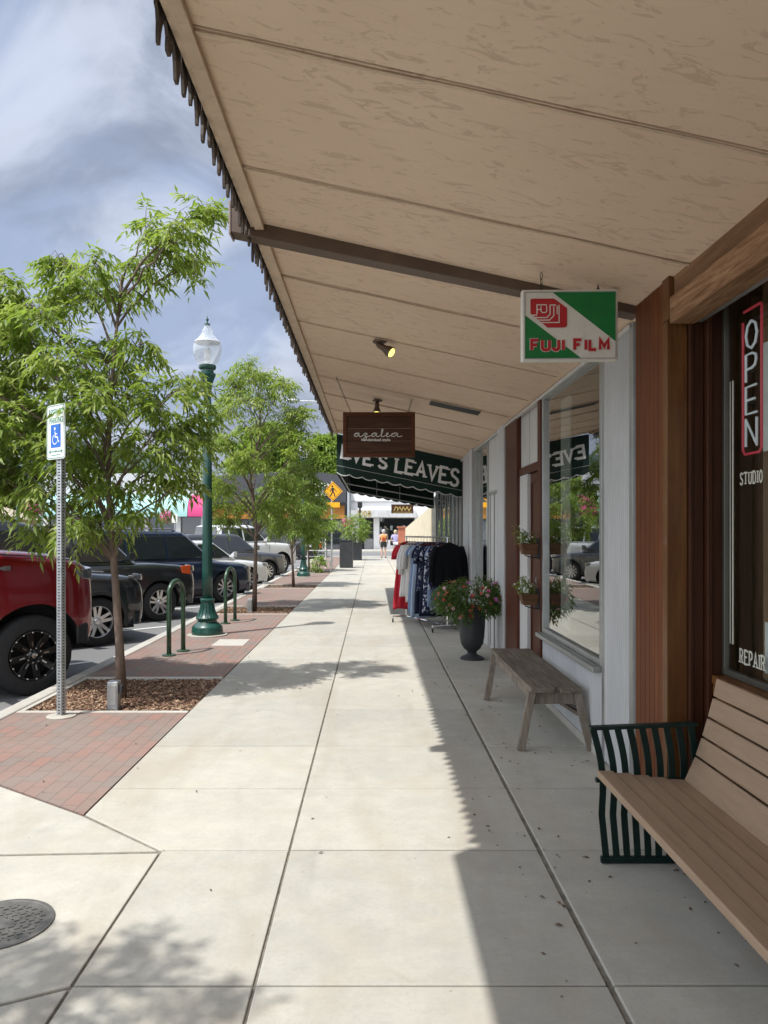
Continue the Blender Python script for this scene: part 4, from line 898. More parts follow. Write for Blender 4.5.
        # lamps
        zl = sp.get('lampz', nose-.12); lh = sp.get('lamph', .15)
        m = MB(); rr = []
        for k in range(9):
            u = k/8; q_ = [(.012,.56),(.006,.66),(-.008,.75),(-.025,.82),(-.06,.875),(-.11,.915),(-.18,.943),(-.23,.953),(-.27,.962)][k]; x, yy = q_[0]-.006, hw*q_[1]*.984+.002
            hz_ = lh*(1-.55*u)/2; rr.append([(x+.004,s_*yy,zl-hz_+.05*u),(x-.05,s_*(yy-.05),zl-hz_+.05*u),(x-.05,s_*(yy-.05),zl+hz_+.03*u),(x-.002,s_*(yy-.004),zl+hz_+.03*u)])
        m.ring_tube(rr); m.build('headlight', M['lens'], t, bevel=.008)
        if sp.get('signal'):
            m = MB(); m.hexa([(-.22,s_*(hw-.03),zl-.09),(-.42,s_*(hw-.005),zl-.06),(-.42,s_*(hw+.012),zl-.06),(-.22,s_*(hw-.01),zl-.09),(-.22,s_*(hw-.03),zl+.09),(-.46,s_*(hw-.005),zl+.08),(-.46,s_*(hw+.012),zl+.08),(-.22,s_*(hw-.01),zl+.09)]); m.build('turn_signal', M['orange'], t, bevel=.008)
        m = MB(); zt = belt-.18; m.box(-Lc-.005, -Lc+.10, min(s_*(hw*.78), s_*hw*.965), max(s_*(hw*.78), s_*hw*.965), zt-.22, zt+.12); m.build('taillight', M['redlens'], t, bevel=.02)
    m = MB(); m.box(-.10, .03, -hw*.55, hw*.55, nose-.34, nose-.10); gr = m.build('grille', sp.get('grille', M['plastic']), t, bevel=.02)
    m = MB()
    for k in range(4): m.box(.031, .038, -hw*.52, hw*.52, nose-.31+k*.055, nose-.29+k*.055)
    m.build('grille_bar', M['chrome'] if sp.get('chromebar') else M['black'], gr)
    rr = []
    m = MB()
    for k in range(13):
        y = -hw*.95+2*hw*.95*k/12; e = abs(y)/hw; x = .04-.40*max(0, e-.50)**1.5*1.5
        rr.append([(x,y,gc+.02),(x-.14,y,gc+.02),(x-.14,y,gc+.25),(x,y,gc+.25)])
    m.ring_tube(rr); m.build('bumper', sp.get('bumper', paint), t, bevel=.03, seg=3, smooth=True)
    if sp.get('rails'):
        for s_ in (-1, 1):
            m = MB(); yr = s_*(ht-.10); m.tube([(wt-.15,yr,H-.01),(wt-.25,yr,H+.05),(rt+.35,yr,H+.05),(rt+.25,yr,H-.01)], .017, 8); m.build('roof_rail', sp['rails'], t, smooth=True)
        if sp.get('crossbar'):
            for xx in (wt-.6, rt+.8):
                m = MB(); m.box(xx-.03, xx+.03, -ht+.1, ht-.1, H+.06, H+.085); m.build('cross_bar', M['black'], t, bevel=.01)
    if sp['type'] == 'pickup':
        m = MB(); m.box(-Lc+.07, rb-.05, -hw+.09, hw-.09, belt-.02, belt+.021); m.build('bed_cover', M['black'], t, bevel=.01)
    m = MB(); m.box(-Lc+.06, -.1, -hw+.32, hw-.32, gc-.06, gc+.08); m.build('underbody', M['black'], t)
    # wheels
    tb_, rb_, bb_, bt_ = wheel_proto(r, sp.get('tw', .24), sp['wheel']); rimm = sp.get('rim', M['rim']); first = None
    for xw in (-fo, -fo-wb):
        for s_ in (-1, 1):
            if first is None:
                wo = thing('wheel', None, None); wo.parent = t
                ty = tb_.build('tyre', M['tyre'], wo, smooth=True); rb2 = rb_.build('rim', rimm, wo, smooth=True, bevel=.002, seg=1); bb_.build('brake_disc', M['black'], wo)
                if bt_.v: bt_.build('rim_bolts', M['chrome'], wo)
                first = wo
            else: wo = copy_tree(first, t)
            wo.location = (xw, s_*(hw-sp.get('tw', .24)/2-.012), r); wo.rotation_euler = (0, R(17*(1+xw)), 0 if s_ == -1 else math.pi)
    # put the right front wheel over its contact point
    lw = Vector((-fo, -(hw-.12), 0)); mt = Matrix.Rotation(rz, 3, 'Z'); p = mt @ lw
    t.location = (loc[0]-p.x, loc[1]-p.y, -0.15); t.rotation_euler = (0, 0, rz); return t
G_ = 'vehicles parked nose in along the kerb'
P_red = carpaint('deep_red_paint', (.20, .003, .008), .4, .25); P_blk = carpaint('black_paint', (.008,.009,.011), .2); P_blk2 = carpaint('worn_black_paint', (.013,.016,.018), .2, .35)
P_blue = carpaint('dark_blue_paint', (.012,.022,.045), .3); P_wht = carpaint('white_paint_car', (.62,.63,.64), 0, .35); P_gry = carpaint('grey_paint', (.07,.075,.08), .4)
t = make_car('pickup_truck', 'red lifted pickup truck with black studded off road wheels nearest the sign post', dict(type='pickup', L=5.8, W=2.02, H=2.05, r=.42, fo=.74, wb=3.6, gc=.46, hood=1.53, nose=1.36, belt=1.55, cowl=-1.55, wt=-2.2, rt=-3.75, rb=-3.85, pillars=[-2.75,-3.3], paint=P_red, wheel='offroad', rim=M['rimblack'], tw=.30, arch=1.30, lampz=1.22, lamph=.2, grille=M['black'], bumper=M['plastic'], trim=M['plastic'], tumble=.8), (-3.60, 8.10), TH, G_, 'pickup truck')
m = MB(); m.box(-1.30,-1.0,-1.022,-1.008,1.33,1.355); m.box(-1.08,-1.0,-1.024,-1.009,1.32,1.365); m.v = [(x,y,z) for x,y,z in m.v]
b_ = m.build('fender_badge', M['chrome'], None); b_.parent = t
for s_ in (-1, 1):
    m = MB(); m.tube([(-.30,s_*.955,1.405),(-.7,s_*.975,1.455),(-1.2,s_*.975,1.490),(-1.52,s_*.975,1.505)], .006, 5); b_ = m.build('hood_seam', M['black'], None); b_.parent = t
    m = MB(); m.tube([(-1.30,s_*1.012,1.30),(-1.31,s_*1.014,1.0),(-1.33,s_*1.012,.72)], .005, 5); b_ = m.build('fender_seam', M['black'], None); b_.parent = t
make_car('compact_suv', 'black sport utility vehicle with silver wheel squeezed behind the red pickup', dict(type='suv', L=4.5, W=1.88, H=1.86, r=.37, fo=.85, wb=2.7, gc=.26, hood=1.10, belt=1.13, cowl=-1.25, wt=-1.75, rt=-4.0, rb=-4.4, pillars=[-2.35,-3.3], paint=P_blk, wheel='five', flare=.06, rails=M['plastic'], crossbar=True, lampz=.98, lamph=.13, chromebar=True), (-4.15, 11.5), TH, G_)
make_car('boxy_suv', 'black boxy sport utility vehicle with orange corner lamps behind the first tree', dict(type='suv', L=4.78, W=1.96, H=1.74, r=.365, fo=.88, wb=2.7, gc=.27, hood=1.12, belt=1.13, cowl=-1.30, wt=-1.95, rt=-4.15, rb=-4.6, pillars=[-2.55,-3.5], paint=P_blk2, wheel='five', signal=True, side_strip=.62, lampz=.96, lamph=.17, rails=M['plastic']), (-4.12, 14.75), TH, G_)
make_car('estate_car', 'dark blue people carrier with roof rails behind the lamp post', dict(type='suv', L=4.95, W=1.95, H=1.72, r=.36, fo=.90, wb=2.85, gc=.22, hood=.98, nose=.88, belt=1.05, cowl=-1.15, wt=-1.95, rt=-4.35, rb=-4.75, pillars=[-2.45,-3.45,-4.1], paint=P_blue, wheel='ten', lampz=.78, rails=M['rim'], crossbar=True, handle=M['rim']), (-3.62, 18.6), TH, G_)
make_car('sedan', 'white sedan nosing out between the dark blue and the grey car', dict(type='sedan', L=4.65, W=1.83, H=1.45, r=.33, fo=.88, wb=2.72, gc=.2, hood=.88, nose=.76, belt=.93, cowl=-1.2, wt=-2.0, rt=-3.35, rb=-4.15, pillars=[-2.5,-3.35], paint=P_wht, wheel='ten', lampz=.7), (-3.70, 22.4), TH, G_)
make_car('crossover', 'dark grey crossover with bright alloy wheels beside the white sedan', dict(type='suv', L=4.6, W=1.85, H=1.62, r=.35, fo=.88, wb=2.68, gc=.23, hood=1.0, nose=.9, belt=1.04, cowl=-1.2, wt=-2.0, rt=-3.95, rb=-4.4, pillars=[-2.5,-3.4], paint=P_gry, wheel='ten', flare=.05, lampz=.82), (-3.62, 26.2), TH, G_)
make_car('pickup_truck', 'white crew cab pickup truck farthest along the kerb', dict(type='pickup', L=5.7, W=2.0, H=1.95, r=.40, fo=.9, wb=3.5, gc=.38, hood=1.26, nose=1.14, belt=1.28, cowl=-1.5, wt=-2.2, rt=-3.85, rb=-3.95, pillars=[-2.75,-3.4], paint=P_wht, wheel='six', arch=1.25, lampz=1.02), (-3.75, 31.2), TH, G_, 'pickup truck')
t = make_car('moving_suv', 'dark sport utility vehicle seen from behind near the far crossing', dict(type='suv', L=4.8, W=1.95, H=1.8, r=.37, fo=.9, wb=2.8, gc=.28, hood=1.05, belt=1.12, cowl=-1.3, wt=-1.9, rt=-4.3, rb=-4.65, pillars=[-2.5,-3.5], paint=P_blk, wheel='five'), (-2.8, 47.4), R(90), None)
t.location = (-3.95+.0, 50.6, -.15)
m = MB(); m.box(-4.83,-4.806,-.28,.28,.78,.95); b_ = m.build('licence_plate', M['white'], None); b_.parent = t
# ================================================================== trees
def leaf_mesh(name, pts, dirs, mat, parent, rs, nleaf=9, ll=.075, lw=.024, rach=.17, droop=.55):
    """compound drooping leaves: every point gets a rachis with opposed leaflets"""
    n = len(pts); P = np.array(pts); D = np.array(dirs); D /= np.linalg.norm(D, axis=1)[:, None]+1e-9
    Z = np.array([0, 0, 1.0]); S = np.cross(D, Z); S /= np.linalg.norm(S, axis=1)[:, None]+1e-6
    V = []; T = []
    base_t = rs.uniform(0, 1, n)
    for k in range(nleaf):
        pair = k//2; sgn = -1 if k % 2 else 1; last = (k == nleaf-1)
        f = (pair+1)/((nleaf+1)//2)
        sag = (f**2)*rach*.45
        o = P+D*(rach*f)-Z*sag + rs.normal(0, .006, (n, 3))
        dirl = D*(1.0 if last else rs.uniform(.35, .7, n)[:, None]) + (0 if last else sgn)*S*rs.uniform(.5, .95, n)[:, None] - Z*rs.uniform(droop*.5, droop*1.6, n)[:, None] + rs.normal(0, .18, (n, 3))
        dirl /= np.linalg.norm(dirl, axis=1)[:, None]
        up = Z+rs.normal(0, .35, (n, 3)); sd = np.cross(dirl, up); sd /= np.linalg.norm(sd, axis=1)[:, None]+1e-6; nn = np.cross(sd, dirl)
        L_ = (ll*rs.uniform(.7, 1.2, n)*(1.1 if last else 1))[:, None]; w_ = (lw*rs.uniform(.75, 1.2, n))[:, None]
        a = o; b = o+dirl*L_*.42+sd*w_*.5+nn*w_*.18; c = o+dirl*L_-Z*L_*.16; d = o+dirl*L_*.42-sd*w_*.5+nn*w_*.18; e = o+dirl*L_*.45-nn*w_*.05
        V.append(np.stack([a, b, c, d, e], 1)); T.append(np.clip(base_t*.6+rs.uniform(0, .4, n), 0, 1))
    V = np.concatenate(V, 0); T = np.concatenate(T); N_ = len(V); vs = V.reshape(-1, 3)
    off = acc_loc(parent); vs = vs-np.array([off.x, off.y, off.z])
    b = (np.arange(N_)*5)[:, None]; F = np.concatenate([b+np.array([[0,1,4]]), b+np.array([[1,2,4]]), b+np.array([[4,2,3]]), b+np.array([[0,4,3]])], 1).reshape(-1, 3)
    me = bpy.data.meshes.new(name); me.vertices.add(len(vs)); me.vertices.foreach_set('co', vs.astype(np.float32).ravel())
    me.loops.add(F.size); me.loops.foreach_set('vertex_index', F.astype(np.int32).ravel())
    me.polygons.add(len(F)); me.polygons.foreach_set('loop_start', np.arange(0, F.size, 3, dtype=np.int32)); me.polygons.foreach_set('loop_total', np.full(len(F), 3, dtype=np.int32))
    at = me.attributes.new('tint', 'FLOAT', 'POINT'); at.data.foreach_set('value', np.repeat(T, 5).astype(np.float32))
    me.update(); me.validate(); me.materials.append(mat)
    o = bpy.data.objects.new(name, me); COL.objects.link(o); o.parent = parent; return o
def tree(name, label, base, trunk, clumps, seed, dens=1.0, leaf='leaf', ll=.075, lw=.024, group='young street trees along the kerb', nleaf=9, rtrunk=.045, droop=.42, rach=.17, twigs=True):
    """trunk: list of points (world); clumps: (x,y,z,r)"""
    rs = np.random.default_rng(seed); rr = random.Random(seed); t = thing(name, label, 'tree', base, 0, group)
    tr = MB(); n = len(trunk); tp = [Vector(p) for p in trunk]
    rad = [rtrunk*(1.25 if i == 0 else 1.0)*(1-.75*i/(n-1)) for i in range(n)]
    tr.tube(tp, rad, 12); pts = []; dirs = []
    def along(z):
        for a, b in zip(tp[:-1], tp[1:]):
            if a.z <= z <= b.z: return a.lerp(b, (z-a.z)/(b.z-a.z))
        return tp[-1].copy()
    zf = tp[0].z+(tp[-1].z-tp[0].z)*.33
    for cx, cy, cz, cr in clumps:
        c = Vector((cx, cy, cz)); hd_ = math.hypot(cx-tp[0].x, cy-tp[0].y)
        z0 = max(zf, min(cz-.25-hd_*rr.uniform(.5, .8), tp[-1].z-.15)); s = along(z0)
        k = 7; path = []
        for i in range(k+1):
            u = i/k; q = s.lerp(c, u); q.z = s.z+(c.z-s.z)*(u**.8)+.06*math.sin(u*3.1); q += Vector((rr.gauss(0,.02), rr.gauss(0,.02), rr.gauss(0,.015)))*(u*(1-u)*4); path.append(q)
        r0 = .007+.007*hd_+.003; tr.tube(path, [r0*(1-.8*i/k) for i in range(k+1)], 6)
        nt_ = int(dens*(cr/.28)**2*14)+5
        out = (c-s); out.z = abs(out.z)*.3; out = out.normalized() if out.length > .05 else Vector((0,0,1))
        for q in range(nt_):
            st = path[rr.choice([4,5,6,6,7,7])]; d = Vector((rs.normal(), rs.normal(), rs.normal()*.75)).normalized(); e = c+d*cr*rr.uniform(.35, 1.05)**.7
            e.z -= abs(e-c).length*0 if False else 0
            mid = st.lerp(e, .5)+Vector((0,0,.05+.05*rr.random())); tw = [st, mid, e]
            if twigs: tr.tube(tw, [.004, .003, .0015], 4, caps=False)
            ln = (e-st).length; nl = max(3, int(ln/.072))
            for i in range(nl):
                u = .35+.65*(i+rr.random()*.5)/nl; p = st.lerp(mid, u*2) if u < .5 else mid.lerp(e, u*2-1)
                dd = (e-mid).normalized()*.6+Vector((rs.normal(), rs.normal(), rs.normal()*.35))*.7+Vector((0,0,.05)); pts.append(tuple(p)); dirs.append(tuple(dd))
    tr.build('trunk', M['bark'], t, smooth=True, auto=0)
    lo = leaf_mesh('crown', pts, dirs, M[leaf], t, rs, nleaf, ll, lw, rach, droop)
    return t, len(pts)
def pxw(px, py, Y): return ((px-373)/770*Y, Y, HC+(531-py)/770*Y)
# first street tree : uneven crown in several drooping clumps, open towards the right
B1 = (-2.385, 7.30, -.05)
cl1 = []
for px, py, r_, dy in ((207,212,24,-.1),(182,238,30,-.2),(150,228,22,.1),(160,265,34,.2),(125,292,26,.1),(196,262,22,.3),(92,262,24,-.3),(62,262,22,-.1),(75,292,36,.3),(40,315,34,-.2),
    (5,288,26,.2),(8,330,36,0),(-30,310,45,.2),(-40,370,50,-.2),(20,372,40,.3),(62,362,38,-.5),(108,360,36,.5),(140,345,26,-.2),(-10,420,42,-.3),(38,418,40,.2),(85,405,38,-.6),(130,398,36,.1),(168,400,32,-.3),(190,384,20,.1),(206,418,22,.2),
    (12,462,40,.3),(60,455,40,-.3),(105,446,38,.4),(150,440,36,-.4),(188,446,28,.1),(35,495,28,-.3),(80,490,30,.4),(70,525,24,-.5),(28,530,14,.1),(118,490,24,-.3),(160,478,26,.3),(195,480,16,0),(-30,470,46,0),(135,515,12,-.3),(100,520,20,.1),(0,400,44,.9)):
    Y = 7.30+dy*.9; x, y, z = pxw(px, py, Y); cl1.append((x, y, z, r_/770*Y))
t1, n1 = tree('street_tree', 'nearest young ash tree, its crown reaching up beside the first green lamp post', B1,
    [B1, (-2.40,7.29,.5), (-2.43,7.28,1.0), (-2.46,7.27,1.45), (-2.50,7.27,2.0), (-2.50,7.3,2.6), (-2.45,7.3,3.3), (-2.38,7.3,4.0)], cl1, 11, dens=.66, ll=.10, lw=.028, rach=.19)
def blob(base, H0, H1, rx, n, seed, rmin=.22, rmax=.34, sq=1.0):
    rr = random.Random(seed); out = []
    for i in range(n):
        a = i*2.399+rr.uniform(-.4,.4); u = (i+.5)/n; z = H0+(H1-H0)*u; prof = math.sin(math.pi*min(.97, max(.10, (u*.86+.12))))**.6
        rad = rx*prof*rr.uniform(.35, 1.0)**.5; out.append((base[0]+rad*math.cos(a), base[1]+rad*math.sin(a)*sq, z+rr.uniform(-.12,.12), rr.uniform(rmin, rmax)))
    return out
def simple_tree(base, H0, H1, rx, n, seed, label, dens=.7, **k):
    kw = dict(ll=.10, lw=.032, rach=.2, nleaf=7); kw.update(k); b = Vector(base); rr = random.Random(seed)
    tk = [tuple(b+Vector((rr.uniform(-.03,.03)*i, rr.uniform(-.03,.03)*i, (H1-.4)*i/5))) for i in range(6)]; tk[0] = base
    sc_ = kw.pop('clr', (.24,.36)); nm = kw.pop('nm', 'street_tree')
    return tree(nm, label, base, tk, blob(base, H0, H1, rx, n, seed, *sc_), seed, dens=dens, **kw)
simple_tree((-2.36, 15.3, -.05), 1.75, 4.75, 1.22, 38, 5, 'second young tree from the front, behind the first lamp post', leaf='leaf', dens=.62)
simple_tree((-2.26, 21.9, -.05), 1.40, 3.25, .98, 26, 8, 'small bright tree standing before the second lamp post', leaf='leafmid', dens=.7, rtrunk=.04)
simple_tree((-2.5, 30.2, -.05), 1.35, 2.85, 1.0, 18, 9, 'far street tree beside the metal bench', leaf='leafmid', dens=.5, ll=.13, lw=.045)
simple_tree((-2.7, 0.9, 0), 2.3, 4.6, 1.0, 20, 13, 'tree just left of the camera whose leaves shade the manhole slab', leaf='leaf', dens=.26)
simple_tree((-9.5, 78, 0), 4, 11.3, 4.2, 34, 21, 'tall pale green tree rising behind the dark gabled building', leaf='leafmid', dens=.35, ll=.42, lw=.2, rach=.7, nleaf=5, clr=(1.0,1.7), rtrunk=.25, group='trees beyond the crossing', nm='background_tree')
simple_tree((-4.5, 80, 0), 5, 10.6, 3.4, 26, 22, 'tree behind the dark building beside the canopy edge', leaf='leafmid', dens=.35, ll=.42, lw=.2, rach=.7, nleaf=5, clr=(1.0,1.6), rtrunk=.22, group='trees beyond the crossing', nm='background_tree')
for i, (x, y, h, r_, lab) in enumerate(((-33, 60, 4.6, 2.2, 'round light green tree at the left edge before the cream house'), (-62, 88, 8.0, 4.5, 'broad dark tree at the far left below the hill'), (-48, 96, 8.5, 4.2, 'dark tree behind the cream house roof'), (-27, 84, 7.0, 3.2, 'dark tree behind the left end of the turquoise shop row'))):
    simple_tree((x, y, -.3), h*.3, h, r_, 26, 30+i, lab, leaf='leafmid' if i == 0 else 'leafdark', dens=.3, ll=.42, lw=.2, rach=.7, nleaf=5, clr=(.7,1.3) if i == 0 else (1.2,1.9), rtrunk=.18, group='trees beyond the crossing', nm='background_tree')

# ================================================================== lamps
def lamp(label, x, y, zb=0, basket=None, group='green street lamps', glass=True):
    n0 = len(bpy.data.objects)
    t = thing('street_lamp', label, 'street lamp', (x, y, zb), 0, group); c = (x, y, zb)
    if zb == 0: m = MB(); m.lathe([(.30,.0005),(.30,.014),(.285,.018)], c, 32); m.build('footing', M['conc'], t)
    m = MB(); m.lathe([(.225,.0),(.235,.03),(.235,.085),(.228,.10),(.232,.115),(.222,.14),(.20,.165),(.155,.20),(.142,.215),(.142,.235),(.165,.255),(.172,.27),(.165,.285),(.14,.31),(.12,.36),(.105,.42),(.098,.47),(.092,.52),(.108,.535),(.108,.56),(.09,.575)], c, 48, flute=0); m.build('base', M['lampgreen'], t, smooth=True, auto=40)
    m = MB()
    for k in range(16):
        a = 2*math.pi*k/16; m.tube([(x+math.cos(a)*r_, y+math.sin(a)*r_, zb+z) for r_, z in ((.166,.285),(.142,.31),(.122,.36),(.107,.42),(.099,.49))], [.006,.008,.008,.007,.006], 5)
    m.build('base_fluting', M['lampgreen'], t, smooth=True)
    m = MB(); m.lathe([(.076,.57),(.074,1.0),(.066,2.4),(.056,3.78)], c, 48, flute=16, flr=.05); m.build('pole', M['lampgreen'], t, smooth=True, auto=0)
    m = MB(); m.lathe([(.06,3.70),(.072,3.72),(.072,3.75),(.06,3.77),(.062,3.84),(.075,3.90),(.105,3.99),(.122,4.03),(.126,4.06),(.11,4.075),(.095,4.09),(.095,4.12),(.122,4.135),(.13,4.15),(.13,4.19),(.115,4.20)], c, 32); m.build('capital', M['lampgreen'], t, smooth=True, auto=35)
    m = MB(); n = 40
    prof = [(.105,4.20),(.15,4.245),(.19,4.32),(.212,4.40),(.216,4.46),(.206,4.52),(.19,4.545),(.192,4.56),(.17,4.58),(.15,4.60),(.112,4.65),(.08,4.70),(.074,4.725),(.078,4.74),(.055,4.77),(.04,4.82)]
    m.lathe(prof, c, n); g = m.build('globe', M['lampglass'], t, smooth=True, auto=60)
    m = MB(); m.lathe([(.193,4.545),(.196,4.55),(.193,4.556)], c, 32); m.lathe([(.045,4.21),(.05,4.40),(.035,4.46),(.01,4.47)], c, 16); m.build('lamp_holder', M['white'], t, smooth=True)
    m = MB(); m.lathe([(.035,4.815),(.044,4.82),(.044,4.84),(.014,4.85),(.010,4.885),(.022,4.90),(.022,4.915),(.006,4.93),(.004,4.965)], c, 16); m.build('finial', M['lampgreen'], t, smooth=True)
    if basket:
        bx, bz = basket; m = MB(); m.tube([(x,y,zb+bz+.75),(x+bx,y,zb+bz+.75),(x+bx,y,zb+bz+.2)], .012, 6); m.build('bracket', M['lampgreen'], t)
    t.scale = (1, 1, .970); return t
lamp('tall green fluted lamp post with clear acorn globe in the brick band', -2.50, 11.62)
lamp('second green lamp post, its globe lost in the small tree', -2.38, 26.4)
lamp('green lamp post with a flower basket across the road at the left edge', -13.6, 29.5, 0)
lamp('green lamp post with a pink basket across the road, before the turquoise shop', -13.6, 48.3, 0)
def flower_mesh(mb, c, r, nrm, mi=0, petals=5):
    c = Vector(c); nn = Vector(nrm).normalized(); a = nn.orthogonal().normalized(); b = nn.cross(a)
    for k in range(petals):
        t = 2*math.pi*k/petals; t2 = t+2*math.pi/petals*.5; p = a*math.cos(t)+b*math.sin(t); q1 = a*math.cos(t-.5)+b*math.sin(t-.5); q2 = a*math.cos(t+.5)+b*math.sin(t+.5)
        mb.add([c, c+q1*r*.75+nn*r*.2, c+p*r+nn*r*.05, c+q2*r*.75+nn*r*.2], [(0,1,2,3)], mi)
FL = {'pink': plain('pink_petals', (.75,.12,.35), .6), 'red': plain('red_petals', (.42,.01,.02), .6), 'purple': plain('mauve_petals', (.45,.13,.42), .6), 'pale': plain('pale_pink_petals', (.75,.42,.48), .6), 'white': plain('white_petals', (.75,.75,.7), .6), 'orange': plain('coral_petals', (.55,.13,.09), .6)}
def basket(x, y, z, r, label, seed):
    rs = np.random.default_rng(seed); rr = random.Random(seed); t = thing('flower_basket', label, 'flower basket', (x, y, z-.1), 0, 'hanging flower baskets')
    m = MB(); m.lathe([(.05,-.28),(.16,-.2),(.22,-.05),(.23,0),(.2,0)], (x,y,z), 16); m.build('pot', M['soil'], t, smooth=True)
    P = []; D = []
    for _ in range(260):
        d = Vector((rs.normal(), rs.normal(), rs.normal()*.7)).normalized(); P.append(tuple(Vector((x,y,z))+d*r*rr.uniform(.3,.95))); D.append(tuple(d))
    leaf_mesh('foliage', P, D, M['leafmid'], t, rs, 5, .09, .04, .1)
    m = MB()
    for _ in range(170):
        d = Vector((rs.normal(), rs.normal(), rs.normal()*.8)).normalized(); flower_mesh(m, Vector((x,y,z))+d*r*rr.uniform(.85,1.1), .06, d)
    m.build('blossom', FL['pink'], t, fix=False)
    m = MB(); m.tube([(x,y,z+.1),(x,y,z+.60)], .006, 5); m.tube([(x,y,z+.58),(-13.6,y,z+.62)], .012, 6); m.build('hanger', M['lampgreen'], t)
basket(-13.0, 29.5, 2.45, .36, 'pink hanging flower basket at the left edge on a lamp across the road', 3); basket(-12.95, 48.3, 2.5, .42, 'mauve pink hanging flower basket before the turquoise shop', 4)
# ================================================================== racks, posts, boxes
def bike_rack(label, x0, y0, x1, y1, h):
    t = thing('bike_rack', label, 'bike rack', ((x0+x1)/2, (y0+y1)/2, 0), 0, 'hoop bike racks on the brick band'); a, b = Vector((x0,y0,0)), Vector((x1,y1,0)); d = (b-a).normalized(); L_ = (b-a).length; r = L_/2
    P = [a+UZ*.005, a+UZ*(h-r)*.5]+[a.lerp(b, .5)+UZ*(h-r)-d*r*math.cos(math.pi*k/14)+UZ*r*math.sin(math.pi*k/14) for k in range(15)]+[b+UZ*(h-r)*.5, b+UZ*.005]
    m = MB(); m.tube(P, .030, 16); m.build('hoop', M['rackgreen'], t, smooth=True, auto=0)
    for q in (a, b): m = MB(); m.lathe([(.085,.0),(.085,.012),(.075,.018),(.034,.02),(.034,.03)], (q.x,q.y,0), 24); m.build('foot_plate', M['rackgreen'], t, smooth=True)
bike_rack('green hoop bike rack nearest the camera, before the first lamp post', -2.57, 9.70, -2.48, 10.06, .93)
bike_rack('green hoop bike rack just beyond the first lamp post', -2.50, 13.05, -2.42, 13.5, .93)
def service_box(label, x, y, h, w_):
    t = thing('service_box', label, 'service box', (x, y, -.045), 0, 'grey service boxes in the tree pits'); m = MB(); m.box(x-w_/2, x+w_/2, y-.05, y+.05, -.044, h); m.build('case', M['galv'], t, bevel=.008)
    m = MB(); m.box(x-w_/2+.012, x+w_/2-.012, y-.056, y-.0505, .03, h-.03); m.build('cover', M['alum'], t, bevel=.003); m = MB(); m.box(x+w_/2+.001, x+w_/2+.03, y-.03, y+.03, h*.55, h*.85); m.build('outlet', M['planter'], t, bevel=.004)
service_box('small grey metal service box in the mulch beside the nearest tree trunk', -2.30, 6.84, .24, .095)
service_box('small grey service box at the foot of the second tree', -2.42, 15.15, .24, .095)
# utility lid and manhole
m = MB(); m.box(-2.22,-1.78, 10.55, 11.15, -.05, .004); o = m.build('utility_lid', M['curb'], bevel=.006); tag(o, 'pale rectangular concrete utility lid set in the brick band', 'utility lid')
mh = thing('manhole_cover', 'round dark iron cover with raised bars in the lower left slab', 'manhole cover', (-1.49, 3.07, 0)); c = (-1.49, 3.07, 0)
m = MB(); m.lathe([(.205,.001),(.205,.006),(.19,.0062),(.188,.003),(.001,.003)], c, 64); m.build('plate', M['castiron'], mh)
m = MB(); rr_ = random.Random(2)
for i in range(-6, 7):
    for j in range(-7, 8):
        x, y = i*.029, j*.026+(i % 2)*.013
        if x*x+y*y > .165**2 or (abs(x) < .05 and abs(y) < .03): continue
        a = R(35 if (i+j) % 2 else -35); m.bar((c[0]+x-math.cos(a)*.011, c[1]+y-math.sin(a)*.011, .0045), (c[0]+x+math.cos(a)*.011, c[1]+y+math.sin(a)*.011, .0045), .0065, .004)
m.build('raised_bars', M['castiron'], mh)
# parking sign
ps = thing('parking_sign', 'white and blue reserved parking sign on a perforated steel post by the first tree', 'sign', (-2.64, 6.5, 0)); px_, py_ = -2.64, 6.52
m = MB(); m.lathe([(.12,.0005),(.12,.008),(.08,.014),(.001,.015)], (px_,py_,0), 24); m.build('footing', M['conc'], ps)
PF = R(22)
ru = Vector((math.cos(PF), -math.sin(PF), 0)); rn = Vector((-math.sin(PF), -math.cos(PF), 0)); hs = .025
def sq_post(mb, z0, z1, step=.0254, hole=.0085):
    """square tube whose four faces are pierced with real round holes"""
    sides = [(rn, ru), (-ru, rn), (-rn, -ru), (ru, -rn)]; z = z0; th_ = .003
    for nrm, tu in sides:
        q = Vector((px_, py_, 0))+nrm*hs
        mb.bar(q-tu*.0185+UZ*z0, q-tu*.0185+UZ*z1, .0128, th_, nrm); mb.bar(q+tu*.0185+UZ*z0, q+tu*.0185+UZ*z1, .0128, th_, nrm)
        z = z0
        while z < z1-.01:
            mb.bar(q+UZ*z, q+UZ*min(z1, z+step-.0095), .0245, th_*.98, nrm); z += step
m = MB(); sq_post(m, .012, 2.55); m.build('post', M['galv'], ps)
m = MB(); m.box(px_-.0175, px_+.0175, py_-.0175, py_+.0175, .02, 2.5); m.build('post_core', M['black'], ps)
SF = R(40); su = Vector((math.cos(SF), -math.sin(SF), 0)); sn = Vector((-math.sin(SF), -math.cos(SF), 0))
def rrect(w_, h_, r_, n=5):
    P = []
    for cx, cy, a0 in ((w_/2-r_, h_/2-r_, 0), (-w_/2+r_, h_/2-r_, 90), (-w_/2+r_, -h_/2+r_, 180), (w_/2-r_, -h_/2+r_, 270)):
        P += [(cx+r_*math.cos(R(a0+90*k/n)), cy+r_*math.sin(R(a0+90*k/n))) for k in range(n+1)]
    return P
sc_ = Vector((px_, py_, 2.405))+sn*.045
m = MB(); m.prism(rrect(.305,.46,.03), sc_, su, UZ, sn, .003); pl = m.build('sign_plate', M['white'], ps)
m = MB(); m.ribbon(rrect(.285,.44,.024), .006, sc_+sn*.0032, su, UZ, sn, .0006, closed=True); m.build('border', M['signtext'], pl)
